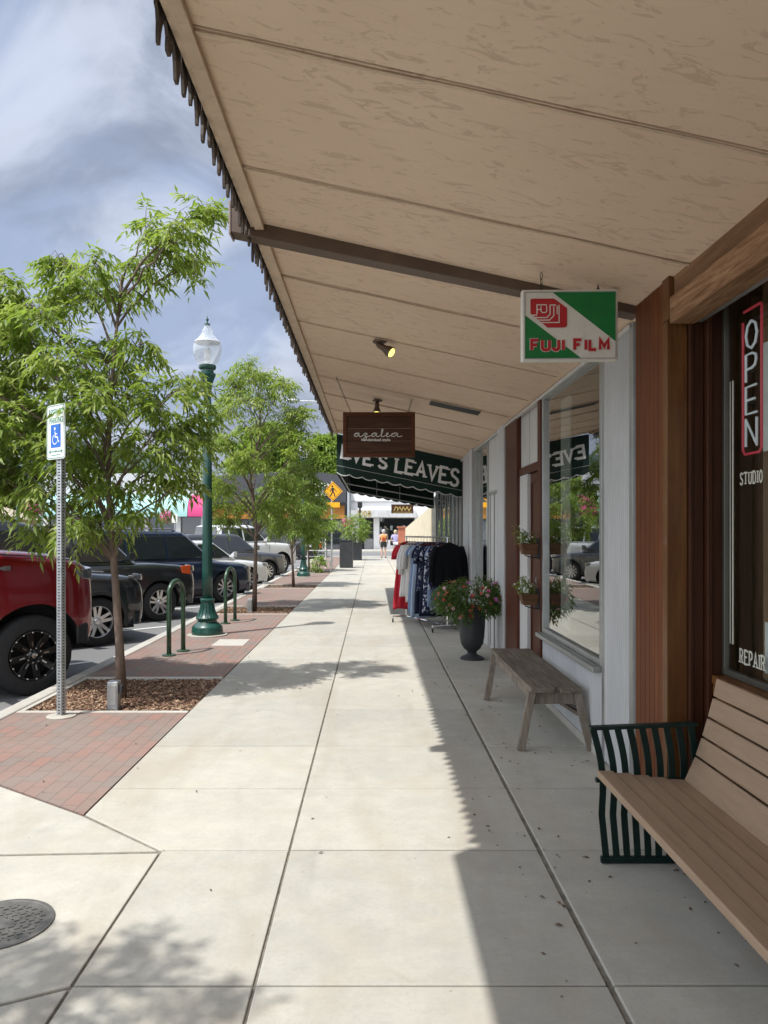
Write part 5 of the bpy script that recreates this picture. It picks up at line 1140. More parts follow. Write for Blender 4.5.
font_text('lettering', 'RESERVED', .068, sc_+sn*.0034-su*.118+UZ*.145, su, sn, M['signtext'], pl, xs=.78, bold=.0012, ext=.0005); font_text('lettering', 'PARKING', .068, sc_+sn*.0034-su*.108+UZ*.075, su, sn, M['signtext'], pl, xs=.80, bold=.0012, ext=.0005)
m = MB(); m.prism(rrect(.165,.195,.012), sc_+sn*.0032+UZ*-.035, su, UZ, sn, .0008); m.build('blue_field', M['blue'], pl)
m = MB(); o_ = sc_+sn*.0042+UZ*-.035
m.ribbon([(-.012,.038),(-.006,-.008),(.03,-.010),(.042,-.05),(.058,-.046)], .012, o_, su, UZ, sn, .0006); m.ribbon([(-.010,.018),(.025,.016)], .009, o_+sn*.0003, su, UZ, sn, .0006)
m.ribbon([(-.014+.038*math.cos(R(a)), -.030+.038*math.sin(R(a))) for a in range(105, 345, 15)], .009, o_+sn*.0002, su, UZ, sn, .0006); m.prism([(-.014+.014*math.cos(R(a)), .062+.014*math.sin(R(a))) for a in range(0,360,30)], o_, su, UZ, sn, .0006); m.build('wheelchair_symbol', M['white'], pl)
m = MB(); m.ribbon([(-.10,-.165),(.10,-.165)], .008, sc_+sn*.0034, su, UZ, sn, .0006); m.ribbon([(-.085,-.15),(-.108,-.165),(-.085,-.18)], .007, sc_+sn*.0037, su, UZ, sn, .0006); m.ribbon([(.085,-.15),(.108,-.165),(.085,-.18)], .007, sc_+sn*.0037, su, UZ, sn, .0006); m.ribbon([(-.07,-.195),(.07,-.195)], .006, sc_+sn*.0034, su, UZ, sn, .0006); m.build('arrow', M['signtext'], pl)
m = MB(); 
for z in (2.25, 2.55, 1.35): q = Vector((px_,py_,z)); m.cyl(q+sn*.02, q+sn*.056, .009, n=8)
m.build('bolt', M['chrome'], ps)
# hanging film sign
fs_ = thing('film_sign', 'green, white and red film shop sign hanging on short chains from the canopy', 'sign', (1.055, 4.12, 2.66)); FYY = 4.12; fx0, fx1, fz0, fz1 = .797, 1.312, 2.478, 2.862
fc = Vector((fx0, FYY, fz0)); W2, H2 = fx1-fx0, fz1-fz0; tilt = Vector((1, 0, .008)).normalized(); n_ = -UY
m = MB(); m.prism([(0,0),(W2,0),(W2,H2),(0,H2)], fc+UY*.001, tilt, UZ, UY, .045); cs = m.build('case', M['signwhite'], fs_, bevel=.008, seg=3)
m = MB(); b_ = .009; i0, i1, j0, j1 = b_*1.6, W2-b_*1.6, b_*1.6, H2-b_*1.6
def fp(x, y): return (x/620*W2, H2-y/460*H2)     # sign layout in its own 620 x 460 grid
m.prism([fp(198,20), fp(602,20), fp(602,335)], fc-UY*.0, tilt, UZ, -UY, .0012); m.prism([fp(20,165), fp(20,442), fp(380,442)], fc, tilt, UZ, -UY, .0012); m.build('green_field', M['signgreen'], cs)
m = MB(); m.ribbon([fp(18,18),fp(604,18),fp(604,444),fp(18,444)], .003, fc-UY*.0004, tilt, UZ, -UY, .003, closed=True); m.build('rim_groove', M['alum'], cs)
m = MB(); m.prism([fp(x,y) for x, y in ((60,60),(205,60),(290,122),(290,235),(278,246),(165,246),(60,160),(54,150),(54,68))], fc-UY*.0013, tilt, UZ, -UY, .0014); m.build('red_emblem', M['signred'], cs)
m = MB(); w9 = .0075; q_ = fc-UY*.0029
for kk, s_ in enumerate((
  [(96,160),(96,100),(160,100)], [(98,130),(120,130)], [(122,108),(122,140),(130,150),(150,150),(158,142),(158,108)], [(180,104),(180,160),(160,182),(70,182)], [(178,102),(218,102)], [(204,110),(204,170),(176,198),(92,198)], [(226,108),(226,160)], [(238,102),(238,214),(110,214)], [(54,166),(96,166)])):
    m.ribbon([fp(*p) for p in s_], .0055 if kk != 2 else .005, q_-UY*.0002*(kk % 4), tilt, UZ, -UY, .0008)
m.build('emblem_lines', M['signwhite'], cs)
for nm, mt_, wd_, dd in (('lettering_outline', 'signwhite', .0225, .0022), ('lettering', 'signred', .0165, .0046)):
    for wtxt, xa in (('FUJI', 62), ('FILM', 338)): m = MB(); stroke_text(m, wtxt, 1.0*.053, wd_, fc+tilt*fp(xa,0)[0]+UZ*fp(0,390)[1]-UY*dd, tilt, UZ, -UY, .0006, space=.40, xs=1.28); m.build(nm, M[mt_], cs)
def chain(t, x0, y0, z0, x1, y1, z1, nm='chain', lk=.028):
    a, b = Vector((x0,y0,z0)), Vector((x1,y1,z1)); L_ = (b-a).length; n = max(2, round(L_/lk)); d = (b-a).normalized(); s = d.orthogonal().normalized(); s2 = d.cross(s); m = MB()
    for k in range(n):
        c = a+d*(k+.5)*L_/n; w_ = (s if k % 2 else s2)*.0075; h = d*(L_/n*.62)
        P = [c+w_*math.cos(t_)+h*math.sin(t_) for t_ in [2*math.pi*i/10 for i in range(11)]]; m.tube(P, .0019, 5, caps=False)
    m.build(nm, M['black'], t, smooth=True)
for x, n_l in ((.905, 3), (1.21, 2)): chain(fs_, x, 4.14, fz1+.002, x, 4.14, zc(x)-.004); m = MB(); m.tube([(x,4.14,fz1-.004),(x,4.14,fz1+.012)], .004, 6); m.build('eye_bolt', M['black'], fs_)
# azalea sign
as_ = thing('wooden_sign', 'dark brown plank sign with white script hanging from the canopy', 'sign', (.07, 8.85, 2.67)); ax0, ax1, az0, az1 = -.345, .483, 2.42, 2.935; AY = 8.85
m = MB(); hh = (az1-az0-.08)/3
for k in range(3): m.box(ax0+.04, ax1-.04, AY, AY+.03, az0+.04+k*hh+.002, az0+.04+(k+1)*hh-.002)
pn = m.build('plank_panel', M['signwood'], as_, bevel=.004)
m = MB(); m.box(ax0, ax1, AY-.015, AY+.045, az0, az0+.045); m.box(ax0, ax1, AY-.015, AY+.045, az1-.045, az1); m.box(ax0, ax0+.045, AY-.0145, AY+.0445, az0+.045, az1-.045); m.box(ax1-.045, ax1, AY-.0145, AY+.0445, az0+.045, az1-.045); m.build('frame', M['signframe'], as_, bevel=.005)
def cursive(mb, o, s, wd):
    a_ = [(0,.2),(.35,.42),(.62,.42),(.4,.5),(.12,.38),(.05,.15),(.2,.02),(.42,.12),(.6,.42),(.58,.1),(.75,.0),(1.0,.12)]
    z_ = [(.0,.12),(.2,.4),(.45,.45),(.5,.3),(.25,.1),(.45,.0),(.4,-.3),(.15,-.5),(.02,-.35),(.4,-.05),(1.0,.12)]
    l_ = [(0,.12),(.3,.5),(.42,.95),(.3,1.0),(.2,.6),(.25,.05),(.45,.0),(.8,.14)]
    e_ = [(0,.14),(.35,.28),(.42,.45),(.25,.48),(.12,.25),(.25,.0),(.5,.02),(.8,.14)]
    x = 0; k = 0
    for g, w_ in ((a_,1.15),(z_,1.1),(a_,1.15),(l_,.85),(e_,.85),(a_,1.5)):
        P = [Vector((x+p[0]*s*1.15*w_/1.1, p[1]*s)) for p in g]; Q = []
        for i in range(len(P)-1):       # Catmull-Rom smoothing
            p0, p1, p2, p3 = P[max(0,i-1)], P[i], P[i+1], P[min(len(P)-1,i+2)]
            for j in range(5):
                t = j/5; q = .5*((2*p1)+(p2-p0)*t+(2*p0-5*p1+4*p2-p3)*t*t+(3*p1-p0-3*p2+p3)*t**3); Q.append((q.x,q.y))
        Q.append((P[-1].x,P[-1].y)); mb.ribbon(Q, wd, o-UY*.0003*(k%3), UX, UZ, -UY, .0015); x += P[-1].x-x; k += 1
    return x
m = MB(); cursive(m, Vector((ax0+.125, AY-.001, az0+.235)), .085, .0085); m.build('script_lettering', M['signwhite'], pn)
font_text('lettering', 'handpicked style', .040, (ax0+.21, AY-.003, az0+.185), UX, -UY, M['signwhite'], pn, xs=1.25, bold=.0012, ext=.0008)
chain(as_, ax0+.09, AY+.015, az1, -.40, 8.35, zc(-.40)-.003, lk=.04); chain(as_, ax1-.08, AY+.015, az1, ax1-.04, 8.72, zc(ax1-.04)-.003, lk=.04)
# spotlights
bulb = plain('lit_bulb', (.9,.8,.3), .3, 0, 1.1, (1,.86,.22))
def spot(label, x, y, d, glow):
    t = thing('spotlight', label, 'spotlight', (x, y, zc(x)), 0, 'small spotlights under the canopy'); z = zc(x); d = Vector(d).normalized()
    m = MB(); m.lathe([(.055,-.018),(.06,-.004),(.05,.002)], (x,y,z-.004), 20); m.build('mount', M['beam'], t, smooth=True)
    j = Vector((x,y,z-.045)); e = j+d*.125
    m = MB(); m.tube([(x,y,z-.02), j], .010, 8); m.tube([j-d*.03, j, j+d*.05, j+d*.09, e], [.017,.025,.028,.042,.047], 16); m.build('shade', M['beam'], t, smooth=True, auto=40)
    m = MB(); m.tube([e+d*.002, e+d*.012, e+d*.018], [.040,.032,.010], 14); m.build('bulb', bulb, t, smooth=True)
spot('spotlight aimed right under the canopy, above and before the wooden sign', .055, 6.35, (.75,-.35,-.55), 1)
spot('spotlight pointing down just over the wooden sign', .05, 9.25, (-.05,-.35,-1), 1)

# ================================================================== benches
b1 = thing('slatted_bench', 'tan slatted bench with dark green metal ends by the lettered window', 'bench', (1.3, 2.6, 0)); by0, by1 = 1.62, 3.60
m = MB(); nb = 5; x0, x1 = 1.045, 1.455; wd = (x1-x0)/nb
sv = [(0,.452),(.5,.446),(1,.440)]
for k in range(nb):
    a = x0+k*wd; m = MB(); z = .452-.010*k; m.hexa([(a+.003,by0,z-.034),(a+wd-.003,by0,z-.036),(a+wd-.003,by1,z-.036),(a+.003,by1,z-.034),(a+.003,by0,z),(a+wd-.003,by0,z-.002),(a+wd-.003,by1,z-.002),(a+.003,by1,z)]); m.build('seat_slat', M['benchtan'], b1, bevel=.005, seg=2)
pb = [Vector((1.450,0,.398)), Vector((1.505,0,.52)), Vector((1.535,0,.61)), Vector((1.562,0,.70)), Vector((1.588,0,.795)), Vector((1.605,0,.885))]
for k in range(5):
    a, b = pb[k], pb[k+1]; d = (b-a).normalized(); nn = Vector((d.z,0,-d.x)); a2 = a+d*.004; b2 = b-d*.004; m = MB()
    m.hexa([(a2.x,by0,a2.z),(a2.x+nn.x*.03,by0,a2.z+nn.z*.03),(a2.x+nn.x*.03,by1,a2.z+nn.z*.03),(a2.x,by1,a2.z),(b2.x,by0,b2.z),(b2.x+nn.x*.03,by0,b2.z+nn.z*.03),(b2.x+nn.x*.03,by1,b2.z+nn.z*.03),(b2.x,by1,b2.z)]); m.build('back_slat', M['benchtan'], b1, bevel=.005, seg=2)
for ye in (by1+.035, by0-.035):
    m = MB()
    def bx(u): return 1.10+u*.38
    nsl = 9
    for k in range(nsl):
        u = k/(nsl-1); xb = 1.10+u*.40; xt = 1.040+u*.46; P = []
        for i in range(13):
            v = i/12; z = .03+v*.60; x = xb+(xt-xb)*v+.022*math.sin(math.pi*max(0,(v-.35)/.65))*(1 if v > .35 else 0); P.append((x, z+ .02*u*v))
        m.ribbon(P, .030, (0, ye-.004, 0), UX, UZ, UY, .008)
    m.build('end_slats', M['dkgreen'], b1)
    m = MB(); m.box(1.075, 1.52, ye-.012, ye+.012, .005, .035); m.build('foot_rail', M['dkgreen'], b1, bevel=.003); m = MB()
    m.hexa([(1.022,ye-.022,.632),(1.525,ye-.022,.652),(1.525,ye+.022,.652),(1.022,ye+.022,.632),(1.022,ye-.022,.648),(1.525,ye-.022,.668),(1.525,ye+.022,.668),(1.022,ye+.022,.648)]); m.build('arm_rest', M['dkgreen'], b1, bevel=.003); m = MB(); m.box(1.05, 1.54, ye-.013, ye+.013, .385, .405); m.build('end_frame', M['dkgreen'], b1, bevel=.003)
m = MB(); m.bar((1.14,by0,.38),(1.14,by1,.38),.03,.04); m.bar((1.42,by0,.37),(1.42,by1,.37),.03,.04); m.build('underframe', M['dkgreen'], b1)
b2 = thing('plank_bench', 'weathered grey backless plank bench with splayed legs under the tall window', 'bench', (1.3, 6.4, 0)); Y0, Y1 = 5.50, 7.36
for k, (a, b) in enumerate(((1.125,1.305),(1.311,1.495))):
    m = MB(); 
    if k == 0: m.prism([(a,Y0),(b-.004,Y0),(b,Y0+.04),(b,Y1-.01),(a,Y1)], (0,0,.412), UX, UY, UZ, .038)
    else: m.prism([(a,Y0+.045),(a+.03,Y0+.045),(a+.03,Y0),(b,Y0+.006),(b,Y1),(a,Y1-.012)], (0,0,.411), UX, UY, UZ, .038)
    m.build('seat_plank', M['greyboard'], b2, bevel=.006)
m = MB(); m.box(1.16, 1.47, Y0+.06, Y0+.095, .32, .410); m.box(1.16, 1.47, Y1-.12, Y1-.085, .32, .410); m.box(1.15, 1.185, Y0+.1, Y1-.13, .33, .410); m.build('apron', M['greyleg'], b2, bevel=.004)
for (xf, xt, s_) in ((1.055,1.145,-1),(1.56,1.47,1)):
    for (yf, yt) in ((Y0-.0,Y0+.05),(Y1-.22,Y1-.10)):
        m = MB(); m.bar((xf,yf,.002),(xt,yt,.41),.055,.038,(0,1,0)); m.build('leg', M['greyleg'], b2, bevel=.004)
m = MB(); m.bar((1.50,Y0+.1,.24),(1.52,Y1-.2,.12),.03,.03); m.build('brace', M['greyleg'], b2, bevel=.003)

# ================================================================== flower urn and wall planters
ux, uy = 1.215, 9.45
ur = thing('flower_urn', 'tall dark urn brimming with pink, red and mauve flowers before the clothes rail', 'planter', (ux, uy, 0))
m = MB(); m.lathe([(.145,.0),(.145,.02),(.12,.035),(.075,.055),(.055,.075),(.058,.095),(.10,.13),(.135,.19),(.150,.27),(.158,.38),(.163,.50),(.172,.60),(.182,.63),(.182,.645),(.165,.65),(.155,.62),(.02,.60)], (ux,uy,0), 40); m.build('urn', M['planter'], ur, smooth=True, auto=45)
rs = np.random.default_rng(17); rr = random.Random(17); P = []; D = []
for _ in range(1500):
    d = Vector((rs.normal(), rs.normal(), rs.normal()*.8)).normalized(); q = Vector((d.x*.42, d.y*.33, abs(d.z)*.24 if d.z > 0 else d.z*(.16 if d.x > 0 else .26))); f = rr.uniform(.25, 1.12)**.5
    x = ux+.0+q.x*f+(.05 if d.x > 0 else -.02); 
    if x > 1.52: x = 1.52-rr.uniform(0, .1)
    p = Vector((x, uy+q.y*f, .74+q.z*f)); P.append(tuple(p)); D.append((d.x, d.y, d.z*.6-.1))
leaf_mesh('foliage', P, D, M['leafdark'], ur, rs, 5, .04, .016, .06)
cols = ['pink','red','pale','purple','orange','orange','red']; protos = {}
for k, c_ in enumerate(['pink','red','pale','purple','orange']):
    m = MB(); flower_mesh(m, (0,0,0), .026, (0,0,1)); f_ = m.build('flower', FL[c_], None, fix=False); f_.parent = ur; f_.location = (0,0,0); protos[c_] = f_
    m2 = MB(); m2.lathe([(.001,.004),(.006,.004),(.007,.001)], (0,0,0), 8); 
first = {c_: True for c_ in protos}
for k in range(84):
    d = Vector((rs.normal(), rs.normal()-.5, rs.normal()*.75+.1)).normalized(); c_ = rr.choice(cols) if d.x > -.2 else rr.choice(['orange','red','pale','orange']); f = rr.uniform(.93, 1.08)
    p = Vector((d.x*.42*f+(.05 if d.x > 0 else -.02), d.y*.33*f, .74+(abs(d.z)*.24 if d.z > 0 else d.z*(.17 if d.x > 0 else .26))*f)); 
    if p.x+ux > 1.53: continue
    o = protos[c_] if first[c_] else protos[c_].copy()
    if not first[c_]: COL.objects.link(o); o.parent = ur
    first[c_] = False; nd = (d+Vector((0,-.5,.25))).normalized(); o.location = p; o.rotation_euler = nd.to_track_quat('Z','Y').to_euler(); s_ = rr.uniform(.7, 1.15); o.scale = (s_,s_,s_)
for z, lab, sd in ((1.40, 'upper small wooden wall planter with white flowered sprigs beside the door', 1), (.93, 'lower small wooden wall planter with sprigs beside the door', 2)):
    t = thing('wall_planter', lab, 'planter', (1.47, 7.2, z), 0, 'small wall planters by the door'); rs = np.random.default_rng(sd); rr = random.Random(sd)
    m = MB(); y0, y1 = 7.13, 7.30; m.hexa([(1.40,y0+.02,z-.05),(1.53,y0+.02,z-.05),(1.53,y1-.02,z-.05),(1.40,y1-.02,z-.05),(1.375,y0,z+.055),(1.535,y0,z+.055),(1.535,y1,z+.055),(1.375,y1,z+.055)]); m.build('box', wood('planter_wood', (.16,.085,.05), (.08,.04,.02), .7, 'x', .8, .3), t, bevel=.004)
    m = MB(); m.box(1.535, 1.548, y0-.01, y1+.01, z-.09, z+.10); m.tube([(1.54,y0+.02,z-.08),(1.47,y0+.02,z-.075),(1.41,y0+.02,z-.055)], .006, 6); m.build('bracket', M['black'], t)
    P = []; D = []; st = MB()
    for k in range(16):
        a = Vector((rr.uniform(1.39,1.52), rr.uniform(y0+.02,y1-.02), z+.05)); e = a+Vector((rr.uniform(-.13,.03), rr.uniform(-.06,.06), rr.uniform(.06,.17))); st.tube([a, a.lerp(e,.5)+UZ*.02, e], .0016, 4)
        for i in range(7): P.append(tuple(a.lerp(e, (i+1)/7))); D.append((rs.normal(), rs.normal(), .2))
    st.build('stem', M['leafdark'], t); leaf_mesh('leaves', P, D, M['leafmid'], t, rs, 3, .026, .012, .03)
    m = MB()
    for k in range(10): p = P[rr.randrange(len(P))]; flower_mesh(m, (p[0]-.01,p[1]-.02,p[2]+.02), .010, (-.4,-1,.2))
    m.build('blossom', FL['white'], t, fix=False)
# ================================================================== clothes rail
RA, RB = Vector((1.16, 12.0, 1.47)), Vector((.58, 13.35, 1.47)); rd = (RB-RA).normalized(); rp = Vector((-rd.y, rd.x, 0))*-1     # rp points right/away
cr = thing('clothes_rail', 'wheeled metal clothes rail standing on the pavement by the awning', 'clothes rail', ((RA.x+RB.x)/2, (RA.y+RB.y)/2, 0))
m = MB()
for q in (RA, RB):
    b = Vector((q.x, q.y, .10)); m.tube([b, b+UZ*1.37], .013, 10); m.tube([b-rp*.26, b+rp*.26], .013, 10)
m.tube([RA-rd*.06, RB+rd*.06], .013, 10); m.tube([Vector((RA.x,RA.y,.10)), Vector((RB.x,RB.y,.10))], .011, 8); m.build('frame', M['chrome'], cr, smooth=True)
wh = None
for q in (RA, RB):
    for s_ in (-1, 1):
        c = Vector((q.x, q.y, .035))+rp*.26*s_
        m = MB(); m.lathe([(.012,-.014),(.034,-.012),(.037,0),(.034,.012),(.012,.014)], c, 18, 'x'); w_ = m.build('caster', M['black'], cr, smooth=True)
        m = MB(); m.cyl(c+UZ*.02, c+UZ*.07, .012, n=8); m.box(c.x-.018, c.x+.018, c.y-.012, c.y+.012, c.z+.036, c.z+.046); m.build('caster_fork', M['chrome'], w_)
def cloth(name, c1, c2=None, sc_=12, th=.5):
    t = NT(name); c = t.coord()
    if c2 is None: t.set(col=t.mix(t.noise(c, 6, 3, .6), sc3(c1,.85), c1), rough=.9)
    else: t.set(col=t.mix(t.ramp(t.noise(c, sc_, 3, .6, .6), [(th-.03, 0.0), (th+.03, 1.0)]), c1, c2), rough=.9)
    t.b.inputs['Sheen Weight'].default_value = .15 if max(c1) > .1 else 0; t.set(spec=.25); t.bump(t.noise(c, 300, 2, .5), .1, .001); return t.m
def garment(label, u, length, wsh, whem, mat, kind='dress', sleeve=.2, seed=0, thick=.045, group='clothes hanging on the rail', cat='garment', turn=0):
    rr = random.Random(seed); c = RA.lerp(RB, u); t = thing('garment', label, cat, (c.x, c.y, c.z), 0, group)
    a = Matrix.Rotation(turn, 3, 'Z'); ax = a @ rp; nrm = a @ rd
    rings = []; nz = 22; nr_ = 28; ph = rr.uniform(0, 6); k1 = rr.choice([6,7,8]); 
    for i in range(nz+1):
        v = i/nz; z = -.085-length*v
        if v < .04: w_ = .06
        elif v < .16: w_ = .06+(wsh/2-.06)*((v-.04)/.12)**.55
        else: w_ = wsh/2*.86+(whem/2-wsh/2*.86)*((v-.16)/.84)**.9
        if v < .12: z = -.085-(w_-.06)*.38-(.01*i)
        d = thick*(.45+.75*min(1, v*3)); rg = []
        for j in range(nr_):
            th = 2*math.pi*j/nr_; fold = 1+.34*min(1,v*1.6)*math.sin(k1*th+ph+.6*math.sin(v*5))+.15*math.sin(9*th+ph*2)*v
            q = ax*(w_*math.cos(th)*(1+.03*math.sin(7*v+ph)))+nrm*(d*math.sin(th)*fold); rg.append(Vector((c.x,c.y,c.z+z))+q+UZ*(.012*math.sin(3*th+ph)*v))
        rings.append(rg)
    m = MB(); m.ring_tube(rings)
    if sleeve:
        for s_ in (-1, 1):
            sh = Vector((c.x,c.y,c.z-.19))+ax*s_*(wsh/2*.84); e = sh+ax*s_*.05+UZ*-sleeve*.5+nrm*.01; f = sh+ax*s_*.07-UZ*sleeve
            rg = []
            for k, q in enumerate((sh+UZ*.05-ax*s_*.03, sh.lerp(e,.5), e, e.lerp(f,.5), f)):
                r_ = (.055, .062, .055, .05, .048)[k]; rg.append([q+ax*math.cos(2*math.pi*j/12)*r_+nrm*math.sin(2*math.pi*j/12)*r_*.6*(1+.2*math.sin(3*j)) for j in range(12)])
            m.ring_tube(rg)
    m.build('cloth', mat, t, smooth=True, auto=0)
    hg = MB(); hk = [Vector((c.x,c.y,c.z))+nrm*0+ax*.016*math.sin(t_)+UZ*(.002+.016*math.cos(t_)) for t_ in [R(d) for d in range(-70, 200, 30)]]
    hg.tube(hk, .0022, 5); hg.tube([(c.x,c.y,c.z-.014),(c.x,c.y,c.z-.075)], .0022, 5); hg.tube([Vector((c.x,c.y,c.z-.13))-ax*.17, Vector((c.x,c.y,c.z-.078)), Vector((c.x,c.y,c.z-.13))+ax*.17], .007, 6); hg.build('hanger', M['redwood'], t, smooth=True)
navy = cloth('navy_cloth', (.010,.014,.035)); flo = cloth('floral_cloth', (.012,.016,.045), (.45,.47,.52), 22, .56); flo2 = cloth('dotted_cloth', (.012,.018,.05), (.5,.52,.56), 30, .60)
red = cloth('red_cloth', (.42,.015,.03)); wht = cloth('white_cloth', (.62,.61,.60)); wht2 = cloth('cream_cloth', (.55,.53,.5)); ltb = cloth('pale_blue_cloth', (.30,.38,.50)); dnm = cloth('denim_cloth', (.16,.22,.34)); blk = cloth('black_cloth', (.006,.007,.011))
GA = [
 ('black long sleeved jacket on the near end of the clothes rail', -.03, .66, .62, .62, blk, .5), ('navy blouse with small white blossoms, second from the near end of the rail', .10, .72, .44, .5, flo, .22),
 ('pale denim tunic between two blossom patterned tops on the rail', .17, 1.0, .42, .5, dnm, .15), ('long navy dress with large white blossoms hanging mid rail', .24, 1.12, .43, .52, flo, .16),
 ('plain navy long dress hanging beside the white blossom dress', .32, 1.18, .42, .5, navy, .15), ('short navy blouse with sparse white dots on the rail', .40, .78, .46, .48, flo2, .24),
 ('plain navy dress nearest the striped pale blue one', .47, 1.16, .44, .5, navy, .15), ('long pale blue dress reaching almost to the ground', .55, 1.24, .40, .5, ltb, .12),
 ('grey blue long dress behind the pale blue dress', .62, 1.16, .40, .48, dnm, .12), ('cream shirt dress hanging among the pale clothes', .70, 1.0, .44, .46, wht2, .34),
 ('white shirt with long loose sleeves on the rail', .78, .84, .46, .46, wht, .44), ('white knee length dress next to the red dresses', .85, .92, .43, .47, wht, .36),
 ('short sleeved dark red dress beside the farthest garment', .92, 1.12, .40, .46, red, .14), ('bright red long dress at the far end of the rail', .985, 1.16, .42, .52, red, .2)]
for i, (lab, u, ln, ws_, wh_, mt, sl_) in enumerate(GA): garment(lab, u, ln, ws_, wh_, mt, sleeve=sl_, seed=i+3, turn=R(random.Random(i).uniform(-9, 9)))

# ================================================================== far street furniture
pb_ = thing('planter_box', 'tall dark grey rectangular planter box at the edge of the far pavement', 'planter', (-1.02, 33, 0))
m = MB(); m.box(-1.42, -.86, 32.7, 33.3, .02, 1.15); m.build('box', M['planter'], pb_, bevel=.02); m = MB(); m.box(-1.38,-.9, 32.75, 33.25, 0, .02); m.build('base', M['black'], pb_); m = MB(); m.box(-1.44,-.84,32.68,33.32,1.151,1.19); m.build('rim', M['planter'], pb_, bevel=.01)
def shrub(nm, label, x, y, z0, r, h, n, seed, flowers=None, pot=None, **k):
    rs = np.random.default_rng(seed); rr = random.Random(seed); t = thing(nm, label, 'plant', (x, y, z0)); P = []; D = []
    for _ in range(n):
        d = Vector((rs.normal(), rs.normal(), rs.normal())).normalized(); f = rr.uniform(.2,1)**.5; P.append((x+d.x*r*f, y+d.y*r*f, z0+h*.55+d.z*h*.45*f)); D.append(tuple(d))
    leaf_mesh('foliage', P, D, M['leafmid'], t, rs, 5, .13, .055, .16)
    m = MB()
    for i in range(6): m.tube([(x,y,z0),(x+rr.uniform(-r,r)*.6, y+rr.uniform(-r,r)*.6, z0+h*.7)], .012, 5)
    m.build('stem', M['bark'], t)
    if pot: m = MB(); m.box(x-.35, x+.35, y-.3, y+.3, 0, z0); m.build('pot', M['planter'], t, bevel=.02)
    if flowers:
        m = MB()
        for _ in range(60): d = Vector((rs.normal(), rs.normal(), rs.normal())).normalized(); flower_mesh(m, (x+d.x*.3-.45, y+d.y*.25, z0+h-.42+d.z*.25), .07, d)
        m.build('blossom', FL['pink'], t, fix=False)
shrub('potted_shrub', 'leafy shrub in a dark pot beyond the grey planter box', -.95, 41.5, .95, .75, 1.5, 420, 5, flowers=True, pot=True)
shrub('shrub', 'small green shrub beside the metal bench frame by the kerb', -2.05, 29.0, 0, .15, .6, 70, 6)
fb_ = thing('metal_bench', 'light metal bench frame by the kerb beyond the second lamp post', 'bench', (-1.85, 29.6, 0))
m = MB(); m.box(-2.15,-1.60, 29.4, 29.75, .42, .46)
m.build('seat', M['galv'], fb_, bevel=.01)
m = MB()
for z in (.62,.75): m.box(-2.15,-1.6,29.76,29.78,z,z+.06)
m.build('backrest', M['galv'], fb_)
for x in (-2.12,-1.63): m = MB(); m.tube([(x,29.42,0),(x,29.42,.42)], .02, 6); m.tube([(x,29.74,0),(x,29.77,.82)], .02, 6); m.build('leg', M['galv'], fb_)
tt = thing('banner_stand', 'thin pale metal stand with two shelves beside the crossing sign', 'stand', (-2.2, 33.0, 0))
m = MB()
for x in (-2.75,-2.0): m.tube([(x,32.4,0),(x,32.4,1.35)], .025, 8)
for z in (.35,.75,1.1): m.tube([(-2.75,32.4,z),(-2.0,32.4,z)], .02, 6)
m.build('frame', M['white'], tt)
# crossing sign
xs_ = thing('crossing_sign', 'yellow diamond walking figure sign on a pale pole by the far crossing', 'sign', (-1.83, 33.6, 0)); x, y, z = -1.75, 33.55, 3.30
m = MB(); m.cyl((-1.80,33.6,0),(-1.80,33.6,3.75), .035, n=10); m.build('pole', M['galv'], xs_, smooth=True)
m = MB(); m.prism([(0,-.43),(.43,0),(0,.43),(-.43,0)], (x,y,z), UX, UZ, -UY, .01); pl = m.build('diamond_plate', M['yellow'], xs_)
m = MB(); m.ribbon([(0,-.37),(.37,0),(0,.37),(-.37,0)], .018, (x,y-.0105,z), UX, UZ, -UY, .002, closed=True)
q = (x, y-.0105, z); m.prism([(-.02+.045*math.cos(R(a)), .21+.045*math.sin(R(a))) for a in range(0,360,30)], q, UX, UZ, -UY, .002)
m.ribbon([(-.01,.15),(.0,.0)], .10, q, UX, UZ, -UY, .002); m.ribbon([(.0,.0),(.06,-.10),(.09,-.23)], .05, (x,y-.0108,z), UX, UZ, -UY, .002); m.ribbon([(-.01,.0),(-.05,-.12),(-.12,-.22)], .05, (x,y-.0112,z), UX, UZ, -UY, .002); m.ribbon([(.03,.14),(.12,.05),(.16,-.02)], .03, (x,y-.0116,z), UX, UZ, -UY, .002); m.ribbon([(-.04,.13),(-.11,.04),(-.09,-.03)], .03, (x,y-.012,z), UX, UZ, -UY, .002); m.build('walking_figure', M['black'], pl)
m = MB(); m.box(x-.3, x+.3, y-.01, y, 2.60, 2.82); m.build('lower_plate', M['yellow'], xs_)
